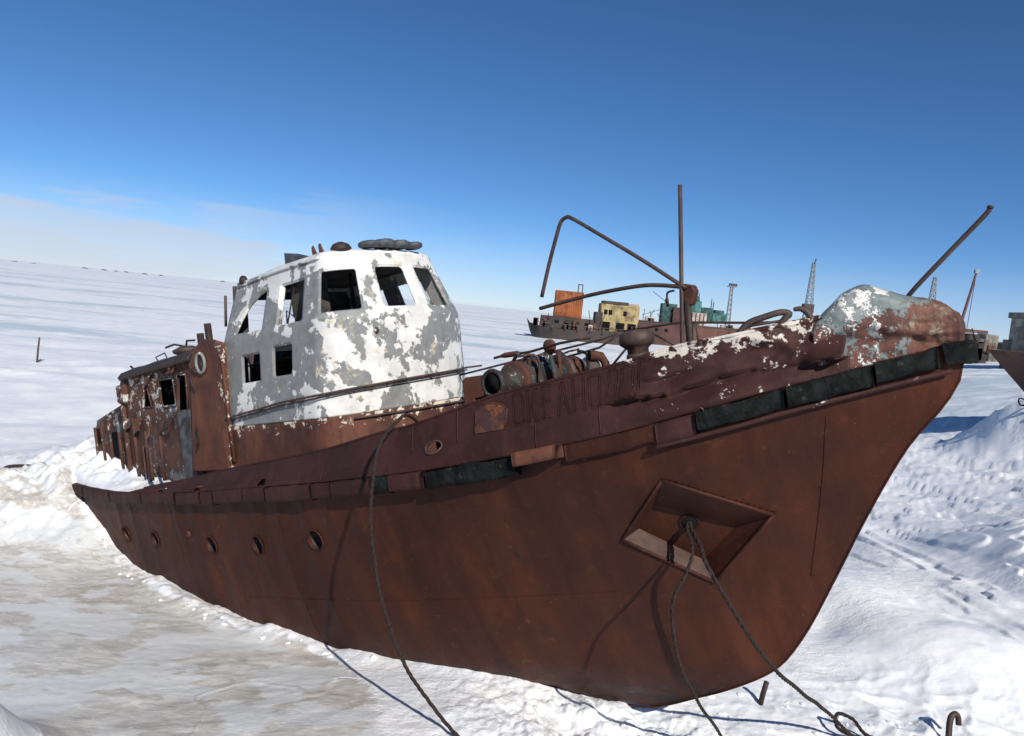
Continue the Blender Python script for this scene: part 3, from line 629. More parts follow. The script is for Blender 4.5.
for i, ch in enumerate(WORD):
    s1 = 3.735-.158*i; mb = MB(); wd = .112; z0 = float(zr(s1))+.29; hh = float(ztop(s1))-z0-.03
    for (x1, y1), (x2, y2) in STROKES[ch]:
        dx, dy = (x2-x1)*wd, (y2-y1)*hh; ln = math.hypot(dx, dy); px, py = -dy/ln*.011, dx/ln*.011
        loop = []
        for (qx, qy) in ((x1*wd+px, y1*hh+py), (x2*wd+px, y2*hh+py), (x2*wd-px, y2*hh-py), (x1*wd-px, y1*hh-py)):
            loop.append((s1-qx, z0+qy))
        P = []
        for k in range(4):
            a, b = loop[k], loop[(k+1) % 4]; m = 5 if k % 2 == 0 else 1
            for t in range(m): P.append(bv(a[0]+(b[0]-a[0])*t/m, wl_of(a[0]+(b[0]-a[0])*t/m, a[1]+(b[1]-a[1])*t/m), .003))
        mb.tube(P, .0036, 4, True)
    mb.build('name_letter', 'bulwark', boat, True)
bd = [(3.84, -.22), (3.80, -.03), (3.86, .03), (3.98, .055), (4.10, .035), (4.17, -.02), (4.19, -.24)]
vs = [bv(s, wl_of(s, z), .006) for s, z in bd]; cc = bv(3.99, wl_of(3.99, -.08), .006)
o = MB().add(vs+[cc], [(i, (i+1) % 7, 7) for i in range(7)]).build('badge_plate', 'orange', boat); solid(o, .006, 1)
MB().tube([bv(s, wl_of(s, z), .012) for s, z in bd], .008, 5).build('badge_rim', 'orange', boat, True)

# ================================================================== wheelhouse
ZZ = [.06, 1.33, 2.2]
def wh(t, z, off=0.):
    w = np.interp(z, ZZ, [1.38, 1.285, 1.01])+off; sc = np.interp(z, ZZ, [7.4, 7.25, 7.40]); a = np.interp(z, ZZ, [.63, .58, .43])+off; sa = np.interp(z, ZZ, [9.55, 9.55, 9.42])
    if t < 2.2: return sa+(sc-sa)*t/2.2, w
    if t > 5.3: return sc+(sa-sc)*(t-5.3)/2.2, -w
    ph = math.pi/2-(t-2.2)/3.1*math.pi
    return sc-a*math.cos(ph), w*math.sin(ph)
def whv(t, z, off=0.): s, n = wh(t, z, off); return V(s, n, z)
quad = [(.26, 1.42), (.34, 1.62), (.52, 1.83), (.76, 1.95), (.97, 2.0), (.98, 1.40)]
WIN = [quad, rrect(1.33, 1.93, 1.39, 1.99, .04), rrect(2.33, 3.06, 1.43, 2.03, .05), rrect(3.33, 3.80, 1.44, 2.05, .06), rrect(3.99, 4.46, 1.44, 2.05, .06), rrect(4.72, 5.17, 1.43, 2.03, .05),
       rrect(5.57, 6.17, 1.39, 1.99, .04), [(7.5-a, b) for a, b in quad]]
LOW = [rrect(.46, .93, .67, 1.09, .03), rrect(1.25, 1.71, .69, 1.13, .06), rrect(6.57, 7.04, .67, 1.09, .03)]
tw = np.linspace(0, 7.5, 330); zw = np.linspace(.06, 2.24, 96); Tg, Zg2 = np.meshgrid(tw, zw, indexing='ij')
T2, Y2, fw = grid_holes(Tg, Zg2, WIN+LOW)
vs = []
for t, z in zip(T2.ravel(), Y2.ravel()):
    s, n = wh(t, z, .006*float(fbm(t*1.7, z*1.7, 3, 301))); vs.append(V(s, n, z))
house = mesh_obj('wheelhouse', vs, [q[::-1] for q in fw], 'wheel', boat); solid(house, .035)
for w in WIN+LOW:
    P = []
    for i in range(len(w)):
        (a, b), (c, d) = w[i], w[(i+1) % len(w)]; m = max(1, int(math.hypot(c-a, d-b)/.08))
        for k in range(m): P.append(whv(a+(c-a)*k/m, b+(d-b)*k/m, .010))
    MB().tube(P, .017, 6, True).build('window_frame', 'wheel', house, True)
MB().tube([whv(t, 1.33, .012) for t in np.linspace(0, 7.5, 120)], .022, 6).build('belt_moulding', 'wheel', house, True)
MB().tube([whv(t, 1.285, .006) for t in np.linspace(0, 7.5, 120)], .010, 6).build('belt_moulding', 'wheel', house, True)
# aft bulkhead with a doorway
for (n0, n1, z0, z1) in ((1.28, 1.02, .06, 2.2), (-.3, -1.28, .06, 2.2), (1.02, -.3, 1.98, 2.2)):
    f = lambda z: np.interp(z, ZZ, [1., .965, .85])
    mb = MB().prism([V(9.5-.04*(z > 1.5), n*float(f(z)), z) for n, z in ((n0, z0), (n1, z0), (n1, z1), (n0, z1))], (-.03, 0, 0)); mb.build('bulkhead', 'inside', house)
# roof: rounded eave, crowned top, sagging aft
tr = np.linspace(0, 7.5, 150); rings = [(-.02, 2.16), (.022, 2.185), (.030, 2.225), (.018, 2.27), (-.03, 2.305), (-.15, 2.335), (-.45, 2.375)]
vs = []
for off, z in rings:
    for t in tr:
        s, n = wh(t, 2.2, max(off, -1.0)) if off > -.2 else wh(t, 2.2, 0.)
        if off <= -.2: s, n = s+(8.4-s)*.5, n*.55
        elif off <= -.1: s, n = s+(8.4-s)*.14, n*.86
        vs.append(V(s, n, z-.055*float(sm(s, 8.2, 9.5))-.02*float(sm(s, 9.2, 9.6))))
vs.append(V(8.3, 0, 2.39)); m = len(tr)
fs = [(r*m+i, r*m+i+1, (r+1)*m+i+1, (r+1)*m+i) for r in range(len(rings)-1) for i in range(m-1)]+[((len(rings)-1)*m+i, (len(rings)-1)*m+i+1, len(vs)-1) for i in range(m-1)]
fs += [((len(rings)-1)*m+m-1, (len(rings)-1)*m, len(vs)-1)]
for r in range(len(rings)-1): fs.append((r*m+m-1, r*m, (r+1)*m, (r+1)*m+m-1))
o = mesh_obj('roof', vs, fs, 'roof', house); solid(o, .02)
MB().tube([whv(t, 2.22-.055*float(sm(wh(t, 2.2)[0], 8.2, 9.5)), .055) for t in np.linspace(.1, 2.35, 40)], .018, 6).build('roof_gutter', 'wheel', house, True)
# interior: floor, console, pillar, wheel
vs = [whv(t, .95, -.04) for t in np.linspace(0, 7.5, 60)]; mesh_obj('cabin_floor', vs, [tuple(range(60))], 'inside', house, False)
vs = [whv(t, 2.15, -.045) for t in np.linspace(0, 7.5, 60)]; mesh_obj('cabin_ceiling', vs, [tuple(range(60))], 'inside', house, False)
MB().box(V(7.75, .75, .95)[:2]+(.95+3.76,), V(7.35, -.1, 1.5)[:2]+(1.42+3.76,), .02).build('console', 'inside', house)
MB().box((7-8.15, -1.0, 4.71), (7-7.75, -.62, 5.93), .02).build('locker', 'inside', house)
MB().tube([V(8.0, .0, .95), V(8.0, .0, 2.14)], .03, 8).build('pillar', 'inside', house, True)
MB().tube([V(9.0, .55, 1.45), V(9.1, .45, 1.75), V(8.85, .5, 1.62), V(8.7, .6, 1.9)], .012, 5).build('broken_bracket', 'dark', house, True)
MB().tube([V(8.62+.17*math.cos(a), .35, 1.55+.17*math.sin(a)) for a in np.linspace(0, 2*math.pi, 20, endpoint=False)], .014, 6, True).build('steering_wheel', 'dark', house, True)
for t in (.47, .93): MB().tube([whv(t, .7, -.07), whv(t, 1.06, -.07)], .012, 5).build('inner_bar', 'wheel', house, True)
MB().tube([whv(1.52, 1.39, -.02), whv(1.56, 1.98, -.05)], .012, 5).build('inner_bar', 'dark', house, True)
MB().tube([whv(1.36, 1.40, -.01), whv(1.35, 1.98, -.01)], .022, 6).build('inner_bar', 'wheel', house, True)
# storm rail round the lower wall
RAILZ = lambda t: float(np.interp(t, [0, 1.5, 2.57, 3.6, 4.8], [.20, .335, .375, .44, .50]))
hr = MB().tube([whv(t, RAILZ(t), .085) for t in np.linspace(.0, 4.7, 70)]+[Vector(whv(4.7, RAILZ(4.7), .085))+Vector((.12, .22, .0))], .016, 6).build('storm_rail', 'pipe', house, True)
MB().tube([whv(t, RAILZ(t)-.035, .085) for t in np.linspace(.0, 4.7, 70)], .011, 6).build('rail_bar', 'dark', hr, True)
for t in (.08, .95, 1.75, 2.55, 3.3, 3.85, 4.35): MB().tube([whv(t, RAILZ(t)-.02, .0), whv(t, RAILZ(t)-.02, .085)], [.026, .018], 6).build('rail_bracket', 'dark', hr, True)
# fittings
c = Vector(whv(3.2, 1.13, .0)); nd = Vector((.55, -.83, .05))
lp = MB().lathe([(.05, 0), (.052, .03), (.035, .05), (.02, .055)], c, nd, 14).build('wall_lamp', 'pipe', house, True); MB().lathe([(.028, .05), (.02, .06)], c, nd, 12).build('lens', 'lens', lp, True)
MB().tube([c+nd*.02, c+nd*.02+Vector((0, 0, -.18))], .008, 5).build('lamp_conduit', 'pipe', house, True)
for t, z in ((3.72, 1.18), (3.68, 1.06), (3.80, 1.05), (3.62, .93), (3.86, .92), (3.05, .28), (.42, .38)):
    MB().lathe([(.022, 0), (.022, .012), (.01, .016)], whv(t, z), Vector((.75, -.6, 0)) if t > 2.2 else (0, -1, 0), 10).build('wall_stud', 'dark', house, True)
MB().box((7-6.73, -.16, 4.77), (7-6.69, .06, 4.79)).build('name_bracket', 'wheel', house)
# roof gear
mb = MB()
for i, (s, n, rx, rz) in enumerate(((7.02, .40, .15, .085), (7.0, .15, .17, .11), (7.0, -.13, .17, .105), (6.98, -.40, .14, .09))):
    o = MB().lathe([(rx*.75, 0), (rx, .02), (rx*1.02, rz*.75), (rx*.8, rz), (.01, rz+.012)], V(s, n, 2.325), (0, 0, 1), 14).build('roof_float', 'grey', house, True)
MB().lathe([(.13, 0), (.15, .04), (.11, .10), (.03, .13)], V(7.22, .74, 2.30), (.1, 0, 1), 12).build('roof_lump', 'dark', house, True)
for s in (7.66, 7.50):
    MB().prism([V(s-.05, .86, 2.30), V(s+.05, .86, 2.30), V(s+.055, .86, 2.44), V(s+.03, .86, 2.47)], (0, .03, 0)).build('roof_horn', 'rust', house)
MB().prism([V(8.75, .62, 2.22), V(8.05, .62, 2.31), V(8.1, .62, 2.37), V(8.72, .62, 2.58)], (0, .25, 0)).build('roof_hatch', 'grey', house)
MB().lathe([(.05, 0), (.07, .05), (.05, .11), (.02, .13)], V(9.28, 1.02, 2.20), (0, 0, 1), 10).build('roof_lamp', 'dark', house, True)
MB().tube([V(9.60, 1.22, 1.6), V(9.50, 1.22, 2.06)], .022, 8).build('stack_pipe', 'pipe', house, True)
# casing under the wheelhouse
vs = []; tk = np.linspace(0, 7.5, 120)
for z, off in ((-.9, .05), (-.4, .045), (.0, .035), (.072, .03), (.08, .0)):
    for t in tk: s, n = wh(t, .06, off); vs.append(V(s, n, z))
mesh_obj('casing', vs, [(r*120+i, r*120+i+1, (r+1)*120+i+1, (r+1)*120+i) for r in range(4) for i in range(119)], 'rust_white', boat)
MB().tube([whv(t, .0, .075) for t in np.linspace(2.9, 4.5, 30)], .016, 6).build('casing_pipe', 'pipe', boat, True)
# rusty locker plate ahead of the wheelhouse
o = MB().prism([V(5.68, .3, -.5), V(5.68, .3, .30), V(5.62, .3, .345), V(5.22, .3, .35), V(5.19, .3, .12), V(5.30, .3, .08), V(5.50, .3, .06), V(5.54, .3, -.5)], (0, .32, 0)).build('torn_locker', 'rust', boat); bevelmod(o, .008)

# ---- funnel side panel with its white ring
o = MB().prism([V(9.52, 1.47, -.58), V(10.72, 1.47, -.58), V(10.40, 1.45, 1.20), V(10.22, 1.44, 1.36), V(9.98, 1.44, 1.46), V(9.72, 1.44, 1.42), V(9.46, 1.44, 1.34)], (0, .10, 0)).build('funnel_panel', 'panel', boat); bevelmod(o, .02)
panel = o
MB().tube([V(10.03+  .125*math.cos(a), 1.475, 1.10+.15*math.sin(a)) for a in np.linspace(0, 2*math.pi, 28, endpoint=False)], .025, 8, True).build('ring', 'wheel', panel, True)
MB().lathe([(.11, 0), (.11, .008)], V(10.03, 1.46, 1.10), (0, -1, 0), 18).build('ring_recess', 'orange', panel, True)
MB().tube([V(10.26+.09*math.cos(a), 1.49, .88+.16*math.sin(a)) for a in np.linspace(R(-100), R(150), 16)], .014, 6).build('hook', 'dark', panel, True)
MB().tube([V(10.40, 1.49, .10), V(10.22, 1.54, .0), V(10.30, 1.56, -.15), V(10.42, 1.49, -.18)], .014, 6).build('hook', 'dark', panel, True)
MB().box((7-10.6, -1.36, 2.9), (7-9.56, 1.36, 4.92), .02).build('funnel_casing', 'house', boat)
MB().tube([V(9.44, 1.46, -.45), V(9.44, 1.44, 1.30)], .03, 8).build('panel_edge', 'panel', panel, True)
for i, (s, n, z) in enumerate(((10.62, .95, 1.70), (10.80, .85, 1.80), (10.98, .9, 1.66))): MB().tube([V(s, n, 1.0), V(s, n, z)], .06, 10).build('exhaust_pipe', 'dark', boat, True)
for i in range(9):
    s = 9.5+.11*i; MB().box(V(s, .9+.4*random.random(), 1.16)[:1]+(-1.3, 4.92), (V(s, 0, 0)[0]+.07, -1.1, 4.99+.07*random.random()), .01).build('torn_rim', 'panel', boat)

# ---- aft deckhouse
DH = [[(12.16, .97), (12.12, .97), (12.0, .55), (12.34, .56)], rrect(11.15, 11.66, .52, .97, .03), [(10.70, 1.0), (10.98, 1.0), (11.12, .40), (10.78, .40)]]
sg = np.linspace(10.55, 13.05, 90); zg = np.linspace(-.85, 1.2, 70); Sg3, Zg3 = np.meshgrid(sg, zg, indexing='ij')
S4, Z4, fd = grid_holes(Sg3, Zg3, DH)
nD = 1.36+.02*fbm(S4*1.6, Z4*1.6, 3, 401); Z4b = Z4+.02*(10.8-S4)*sm(Z4, .9, 1.12)*0
dh = mesh_obj('deckhouse', [V(a, b, c) for a, b, c in zip(S4.ravel(), nD.ravel(), Z4b.ravel())], [q for q in fd], 'house', boat); solid(dh, .02, 0)
o = mesh_obj('side_wall', [V(a, -1.36, c) for a, c in ((10.55, -.85), (13.05, -.85), (13.05, .35), (10.55, .35))], [(0, 1, 2, 3)], 'house', dh); solid(o, .02, 0)
for a, b in ((10.6, 10.9), (11.5, 11.75), (12.4, 13.05)):
    o = mesh_obj('wall_post', [V(a, -1.36, .35), V(b, -1.36, .35), V(b, -1.36, 1.12), V(a, -1.36, 1.12)], [(0, 1, 2, 3)], 'house', dh); solid(o, .02, 0)
o = mesh_obj('end_wall', [V(13.05, a, c) for a, c in ((1.36, -.85), (-1.36, -.85), (-1.36, 1.1), (1.36, 1.1))], [(0, 1, 2, 3)], 'house', dh); solid(o, .02, 0)
for w in DH:
    P = [V(a, 1.385, b) for a, b in w]; q = []
    for i in range(len(P)):
        a, b = Vector(P[i]), Vector(P[(i+1) % len(P)]); q += [a, a*.5+b*.5]
    MB().tube(q, .015, 5, True).build('window_frame', 'house', dh, True)
vs = []
for i, s in enumerate(np.linspace(10.4, 12.98, 40)):
    zt = 1.14+.09*(13.2-s)/2.8
    for n, dz in ((1.44, -.05), (1.46, .0), (1.40, .06), (1.2, .13), (.8, .19), (0, .24), (-.8, .19), (-1.44, .0)): vs.append(V(s, n+.01*float(fbm(s*3, n, 2, 5)), zt+dz+.015*float(fbm(s*2.5, n*3, 3, 411))))
o = mesh_obj('deckhouse_roof', vs, [(i*8+k, i*8+k+1, i*8+k+9, i*8+k+8) for i in range(39) for k in range(7)], 'dark', dh); solid(o, .03, 0)
MB().box((7-11.14, -1.395, 2.95), (7-10.72, -1.37, 4.18), .006).build('door_panel', 'grey', dh)
for s, n, z0, z1, r in ((11.05, 1.78, -.66, .05, .028), (11.50, 1.76, -.66, -.12, .03), (11.72, 1.70, -.7, .15, .02), (13.06, 1.42, -.8, .95, .045), (12.75, 1.42, -.8, .4, .03), (12.3, 1.5, -.8, -.1, .025)):
    MB().tube([V(s, n, z0), V(s-.02, n, (z0+z1)/2), V(s, n-.02, z1)], r, 8).build('stanchion', 'house', dh, True)
MB().box((7-13.14, -1.47, 4.45), (7-12.85, -1.38, 4.78), .02).build('torn_flap', 'house', dh)
for i in range(16):
    s = random.uniform(10.7, 13.0); z = random.choice([1.18, 1.12, .42, .3]); w_ = random.uniform(.05, .22); h_ = random.uniform(.08, .34)
    MB().prism([V(s, 1.40, z), V(s+w_, 1.40, z-.02), V(s+w_*.8, 1.44+.05*random.random(), z-h_), V(s+w_*random.uniform(.1, .4), 1.45, z-h_*.8)], (0, .008, 0)).build('torn_plate', random.choice(['house', 'rust', 'dark']), dh)
# roof gear
MB().lathe([(.16, 0), (.16, .1), (.24, .14), (.26, .2), (.12, .26), (.02, .27)], V(12.75, .25, 1.36), (0, 0, 1), 16).build('roof_vent', 'pipe', dh, True)
MB().tube([V(12.7, .25, 1.60), V(13.1, .3, 1.70), V(13.35, .35, 1.67)], .02, 6).build('vent_arm', 'dark', dh, True)
MB().tube([V(12.75, .25, 1.62), V(12.7, .25, 1.72), V(12.5, .2, 1.70)], .02, 6).build('vent_arm', 'dark', dh, True)
MB().tube([V(12.72, .8, 1.30), V(12.86, .8, 1.46), V(12.50, .8, 1.50), V(12.40, .8, 1.34)], .012, 6).build('roof_frame', 'dark', dh, True)
MB().tube([V(12.9, 1.1, 1.24), V(13.15, 1.1, 1.30), V(13.25, 1.1, 1.36)], .018, 6).build('roof_frame', 'dark', dh, True)
# low trunk right aft
tk_ = MB().prism([V(13.08, 1.22, -.85), V(15.0, 1.15, -.85), V(15.0, 1.15, .33), V(14.86, 1.18, .46), V(13.5, 1.22, .70), V(13.08, 1.22, .78)], (0, 2.3, 0)).build('deck_trunk', 'house', boat); bevelmod(tk_, .03)
for s in (13.35, 13.75, 14.15, 14.5, 14.8): MB().tube([V(s, 1.25, -.7), V(s, 1.25, .62-.2*(s-13.3))], .03, 6).build('trunk_frame', 'house', tk_, True)
MB().tube([V(13.6, .95, .66), V(13.75, .95, .85), V(14.1, .95, .80), V(14.2, .95, .60)], .02, 6).build('trunk_rail', 'dark', tk_, True)
MB().box((7-14.05, -1.265, 3.5), (7-13.8, -1.235, 3.95), .01).build('trunk_window', 'black', tk_)
MB().box((7-14.95, -1.2, 3.75), (7-14.75, -1.165, 4.05), .01).build('trunk_window', 'black', tk_)

# ================================================================== foredeck gear
# windlass across the deck
wd = empty('windlass'); wd.parent = boat
cs, cz = 4.66, .235
def lat(prof, n0, name, mat, seg=24, s=cs, z=cz): return MB().lathe([(r_*1.06, h_) for r_, h_ in prof], V(s, n0, z), (0, 1, 0), seg).build(name, mat, wd, True)
lat([(.115, .02), (.125, .0), (.155, 0), (.165, .03), (.15, .07), (.125, .16), (.125, .30), (.16, .36), (.17, .38), (.1, .38)], .88, 'warping_head', 'drum')
lat([(.112, -.002), (.108, .004)], .868, 'head_hollow', 'black')
lat([(.2, 0), (.22, .02), (.22, .07), (.2, .09)], .49, 'brake_drum', 'rust')
lat([(.13, 0), (.21, .03), (.2, .06), (.13, .10), (.13, .14), (.2, .18), (.21, .21), (.13, .24)], .38, 'chain_wheel', 'drum')
lat([(.10, 0), (.10, .5)], .14, 'gear_shaft', 'dark')
lat([(.19, 0), (.25, .02), (.25, .10), (.19, .12)], .10, 'gear_wheel', 'drum', 28)
lat([(.15, 0), (.19, .03), (.18, .25), (.15, .28)], -.10, 'gear_case', 'drum')
lat([(.22, 0), (.24, .02), (.24, .06), (.22, .08)], -.42, 'brake_drum', 'pipe')
lat([(.13, 0), (.20, .03), (.13, .12), (.20, .22), (.13, .25)], -.54, 'chain_wheel', 'rust')
lat([(.10, 0), (.16, .02), (.125, .1), (.13, .22), (.17, .30), (.1, .31)], -.86, 'warping_head', 'bluegrey')
for n in (.46, .02, -.44):
    MB().prism([V(cs-.22, n, -.62), V(cs+.22, n, -.62), V(cs+.09, n, cz+.06), V(cs, n, cz+.12), V(cs-.09, n, cz+.06)], (0, .035, 0)).build('side_frame', 'rust', wd)
MB().tube([V(cs+.20, .22, cz-.05), V(cs+.1, .20, cz+.20), V(cs-.02, .18, cz+.27), V(cs-.15, .18, cz+.18), V(cs-.2, .18, cz-.2)], .028, 8).build('brake_band', 'pipe', wd, True)
MB().lathe([(.075, 0), (.085, .01), (.085, .05), (.075, .06)], V(4.33, .15, .585), (0, 1, 0), 18).build('hand_wheel', 'rust', wd, True)
MB().tube([V(4.33, .12, .2), V(4.33, .12, .58)], .022, 8).build('hand_wheel_post', 'pipe', wd, True)
MB().tube([V(4.33, .12, .45), V(4.3, .12, .1), V(4.22, .14, -.1)], .03, 8).build('brake_lever', 'drum', wd, True)
hd = MB().tube([V(5.16, .2, .54), V(5.0, .2, .555), V(4.6, .2, .55), V(4.1, .2, .60), V(3.68, .2, .61)], .016, 8).build('clutch_bar', 'dark', wd, True)
MB().tube([V(5.05, .2, .55), V(4.98, .2, .555), V(4.78, .2, .555), V(4.72, .2, .55)], [.02, .034, .034, .018], 8).build('grip', 'rust', hd, True)
for n in (.30, -.05, -.35): MB().tube([V(cs-.1, n, cz+.02), V(cs-.13, n, cz+.22), V(cs-.12, n, cz+.30)], [.03, .03, .02], 7).build('dog_clutch', 'drum', wd, True)
for i in range(9):
    n_ = random.uniform(-.9, .5); a_ = random.uniform(-.25, .25); MB().tube(spline([V(cs+a_, n_, cz-.1), V(cs+a_*1.3, n_+.03, cz+.12+random.random()*.15), V(cs+a_*.3, n_+random.uniform(-.2, .2), cz+.20+random.random()*.12)], 4), .012+.012*random.random(), 6).build('control_rod', random.choice(['dark', 'pipe', 'drum', 'rust']), wd, True)
for i in range(6):
    n_ = random.uniform(-.8, .4); MB().box((7-cs-.3+random.uniform(0, .2), -n_, 3.76+cz-.05), (7-cs-.05+random.uniform(0, .25), -n_+.07, 3.76+cz+.10+random.random()*.12), .01).build('bracket', random.choice(['dark', 'drum', 'rust']), wd)
# mushroom ventilator
vt = MB().lathe([(.10, 0), (.10, .78), (.115, .80), (.12, .98), (.17, 1.02), (.195, 1.04), (.20, 1.10), (.185, 1.16), (.13, 1.19), (.01, 1.20)], V(3.2, 0, -.57), (0, 0, 1), 24).build('ventilator', 'pipe', boat, True)
MB().lathe([(.13, 0), (.14, .02), (.13, .06)], V(3.2, 0, .30), (0, 0, 1), 20).build('vent_collar', 'pipe', vt, True)
o = MB().tube([V(3.62, .05, -.5), V(3.62, .05, .30), V(3.64, .09, .38), V(3.72, .2, .41)], [.05, .05, .055, .07], 14).build('goose_neck', 'rust', boat, True)
MB().lathe([(.06, 0), (.055, .004)], V(3.722, .204, .41), (-.55, -.8, .1), 14).build('neck_mouth', 'black', o, True)
# mast, its bracket, the two bent pipes
MB().tube([V(2.66, 0, -.45), V(2.65, 0, .39), V(2.43, 0, 2.07)], .024, 8).build('mast', 'pipe', boat, True)
post = MB().tube([V(2.60, -.05, -.45), V(2.58, -.05, .4), V(2.55, -.05, .86)], .042, 8).build('mast_post', 'dark', boat, True)
o = MB().prism([V(2.60, -.02, .78), V(2.50, -.02, .80), V(2.44, -.02, .93), V(2.46, -.02, 1.0), V(2.58, -.02, 1.04), V(2.62, -.02, .96)], (0, .12, 0)).build('mast_bracket', 'rust', post); bevelmod(o, .012)
MB().tube(spline([V(2.52, 0, .98), V(3.0, 0, 1.38), V(3.5, 0, 1.77), V(3.84, 0, 2.03), V(3.93, 0, 2.065), V(4.01, 0, 2.03), V(4.09, 0, 1.90), V(4.27, 0, 1.56), V(4.44, 0, 1.2)], 5), .024, 8).build('bent_pipe', 'pipe', boat, True)
MB().tube(spline([V(2.56, 0, 1.0), V(2.80, 0, 1.06), V(3.07, 0, 1.10), V(3.6, 0, 1.11), V(4.1, 0, 1.09), V(4.49, 0, 1.065)], 5), .023, 8).build('bent_pipe', 'pipe', boat, True)
MB().tube(spline([V(2.66, 0, .98), V(2.74, 0, .97), V(2.76, 0, .90)], 5)+[V(2.76, 0, .82)], [.012]*10+[.02, .016], 6).build('hanging_shackle', 'dark', boat, True)
# broken guard rails on the far side
for pts in ([(6.85, .39), (5.65, .49), (4.27, .60), (3.93, .66)], [(3.93, .66), (3.11, .665), (2.3, .545), (1.7, .47)], [(3.55, .62), (3.15, .36)], [(2.89, .64), (2.91, .30)], [(5.2, .40), (4.3, .5), (3.9, .66)], [(4.2, .2), (3.8, .52)]):
    MB().tube([V(s, -.9, z) for s, z in pts], .015, 6).build('guard_rail', 'pipe', boat, True)
# horned fairlead on the bulwark top
def ft(s, z, o=.10): return V(s, float(br(s))-o, z)
fl_ = MB().tube(spline([ft(1.70, .36), ft(1.64, .42), ft(1.55, .50), ft(1.42, .535), ft(1.30, .555), ft(1.235, .53), ft(1.28, .49), ft(1.31, .44), ft(1.27, .40)], 5), .030, 8).build('horned_fairlead', 'pipe', boat, True)
MB().tube(spline([ft(1.20, .565), ft(1.14, .56), ft(1.10, .52), ft(1.08, .46), ft(1.05, .40)], 5), [.018+.012*min(1, i/8) for i in range(21)], 8).build('fairlead_horn', 'pipe', fl_, True)
MB().tube([ft(1.72, .40), ft(1.4, .425), ft(1.02, .455)], .032, 8).build('fairlead_base', 'bulwark', fl_, True)
MB().tube([ft(1.60, .47), ft(1.30, .48)], .013, 6).build('fairlead_pin', 'pipe', fl_, True)
# jackstaff stump on the bow
js = MB().tube(spline([V(.50, 0, .40), V(.39, 0, .56), V(.05, 0, .86), V(-.22, 0, 1.09), V(-.28, 0, 1.145), V(-.295, 0, 1.165)], 4), .021, 8).build('jackstaff', 'pipe', boat, True)
MB().lathe([(.024, 0), (.026, .02), (.012, .03)], V(-.295, 0, 1.165), (.4, 0, 1), 10).build('staff_cap', 'dark', js, True)

# ---- packed snow on the after deck
vs = []; sA = np.linspace(10.9, 15.75, 90); tA = np.linspace(0, 1, 40)
for s in sA:
    b = float(br(s))
    for t in tA:
        n = b*(.99-t*.5); z = float(zr(s))-.06+float(sm(s, 10.95, 12.3))*(.06+.36*t+.10*float(sm(s, 12.5, 15)))*(1+.75*float(fbm(s*1.9, n*2.4, 5, 501, .62)))+.10*float(sm(s, 13, 15))*float(sm(t, 0, .1))
        vs.append(V(s, n, z if t > 0 else float(zr(s))-.08))
o = mesh_obj('deck_snow', vs, [(i*40+k, (i+1)*40+k, (i+1)*40+k+1, i*40+k+1) for i in range(89) for k in range(39)], 'snowdeck'); o.matrix_world = boat.matrix_world
tag(o, 'lumpy packed snow heaped on the after deck of the wreck', 'snow', kind='stuff')

# ================================================================== ropes and scrap
def rope(name, pts, r, label, cat='rope', mat='rope', n=8, twist=True):
    P = spline(pts, n)
    if cat == 'rope':
        Q = [P[0]]; step = r*1.3
        for a_, b_ in zip(P[:-1], P[1:]):
            m_ = max(1, int((b_-a_).length/step)); Q += [a_+(b_-a_)*(k+1)/m_ for k in range(m_)]
        mb = MB(); up = Vector((.31, .2, .93)); L_ = 0.
        S_ = [[], [], []]
        for i, p in enumerate(Q):
            d = (Q[min(i+1, len(Q)-1)]-Q[max(i-1, 0)]).normalized(); up = (up-d*up.dot(d)).normalized(); sd = d.cross(up); L_ += step
            wv = Vector((float(vn(L_*3, 1, 3)), float(vn(L_*3, 7, 4)), float(vn(L_*3, 13, 5))))*r*.45
            for k in range(3):
                a_ = 2*math.pi*(k/3+L_/(r*9)); S_[k].append(p+wv+(up*math.cos(a_)+sd*math.sin(a_))*r*.5)
        for k in range(3): mb.tube(S_[k], r*.56, 6)
        o = mb.build(name, mat, None, True)
    else: o = MB().tube(P, r, 8).build(name, mat, None, True)
    return tag(o, label, cat)
def gz(x, y, up=0.): return (x, y, float(terr(x, y))+up)
rope('mooring_rope', [W(5.5, 1.1, -.35), W(5.3, 1.6, -.02), W(5.24, 1.86, -.04), (-1.34, 8.22, 3.22), (-1.36, 8.06, 2.86), (-1.33, 7.96, 2.44), (-1.24, 7.93, 2.03), (-1.08, 7.88, 1.52), (-.81, 7.8, .99), (-.51, 7.72, .65), (-.20, 7.62, .40), gz(.1, 7.4, .02), gz(.5, 7.0, .01)], .021,
     'brown rope hanging from the bulwark ahead of the wheelhouse down to the ice')
HW = boat.matrix_world @ HAWSE; IN = boat.matrix_world @ (HAWSE-fn*.04); OUT = boat.matrix_world @ (HAWSE+fn*.10)
rope('mooring_rope', [IN, OUT+Vector((-.02, 0, -.01)), (1.88, 7.18, 2.69), (1.81, 7.04, 2.50), (1.70, 6.97, 2.27), (1.73, 6.97, 1.98), (1.85, 7.05, 1.62), (2.13, 7.3, 1.17), (2.47, 7.72, .70), gz(2.83, 8.0, .02), gz(3.2, 8.0, .02)], .018,
     'thin dark rope falling from the anchor pocket straight down to the snow')
rope('mooring_rope', [IN, OUT+Vector((.02, 0, .0)), (1.95, 7.16, 2.73), (1.98, 7.02, 2.62), (2.22, 6.95, 2.28), (2.66, 7.08, 1.75), (3.30, 7.68, 1.17), (3.95, 8.4, .62), gz(4.45, 8.75, .03), gz(4.8, 8.72, .02), gz(5.2, 8.5, .01)], .022,
     'thick dark rope running from the anchor pocket out to the right-hand snow')
lx, ly = 4.42, 8.86
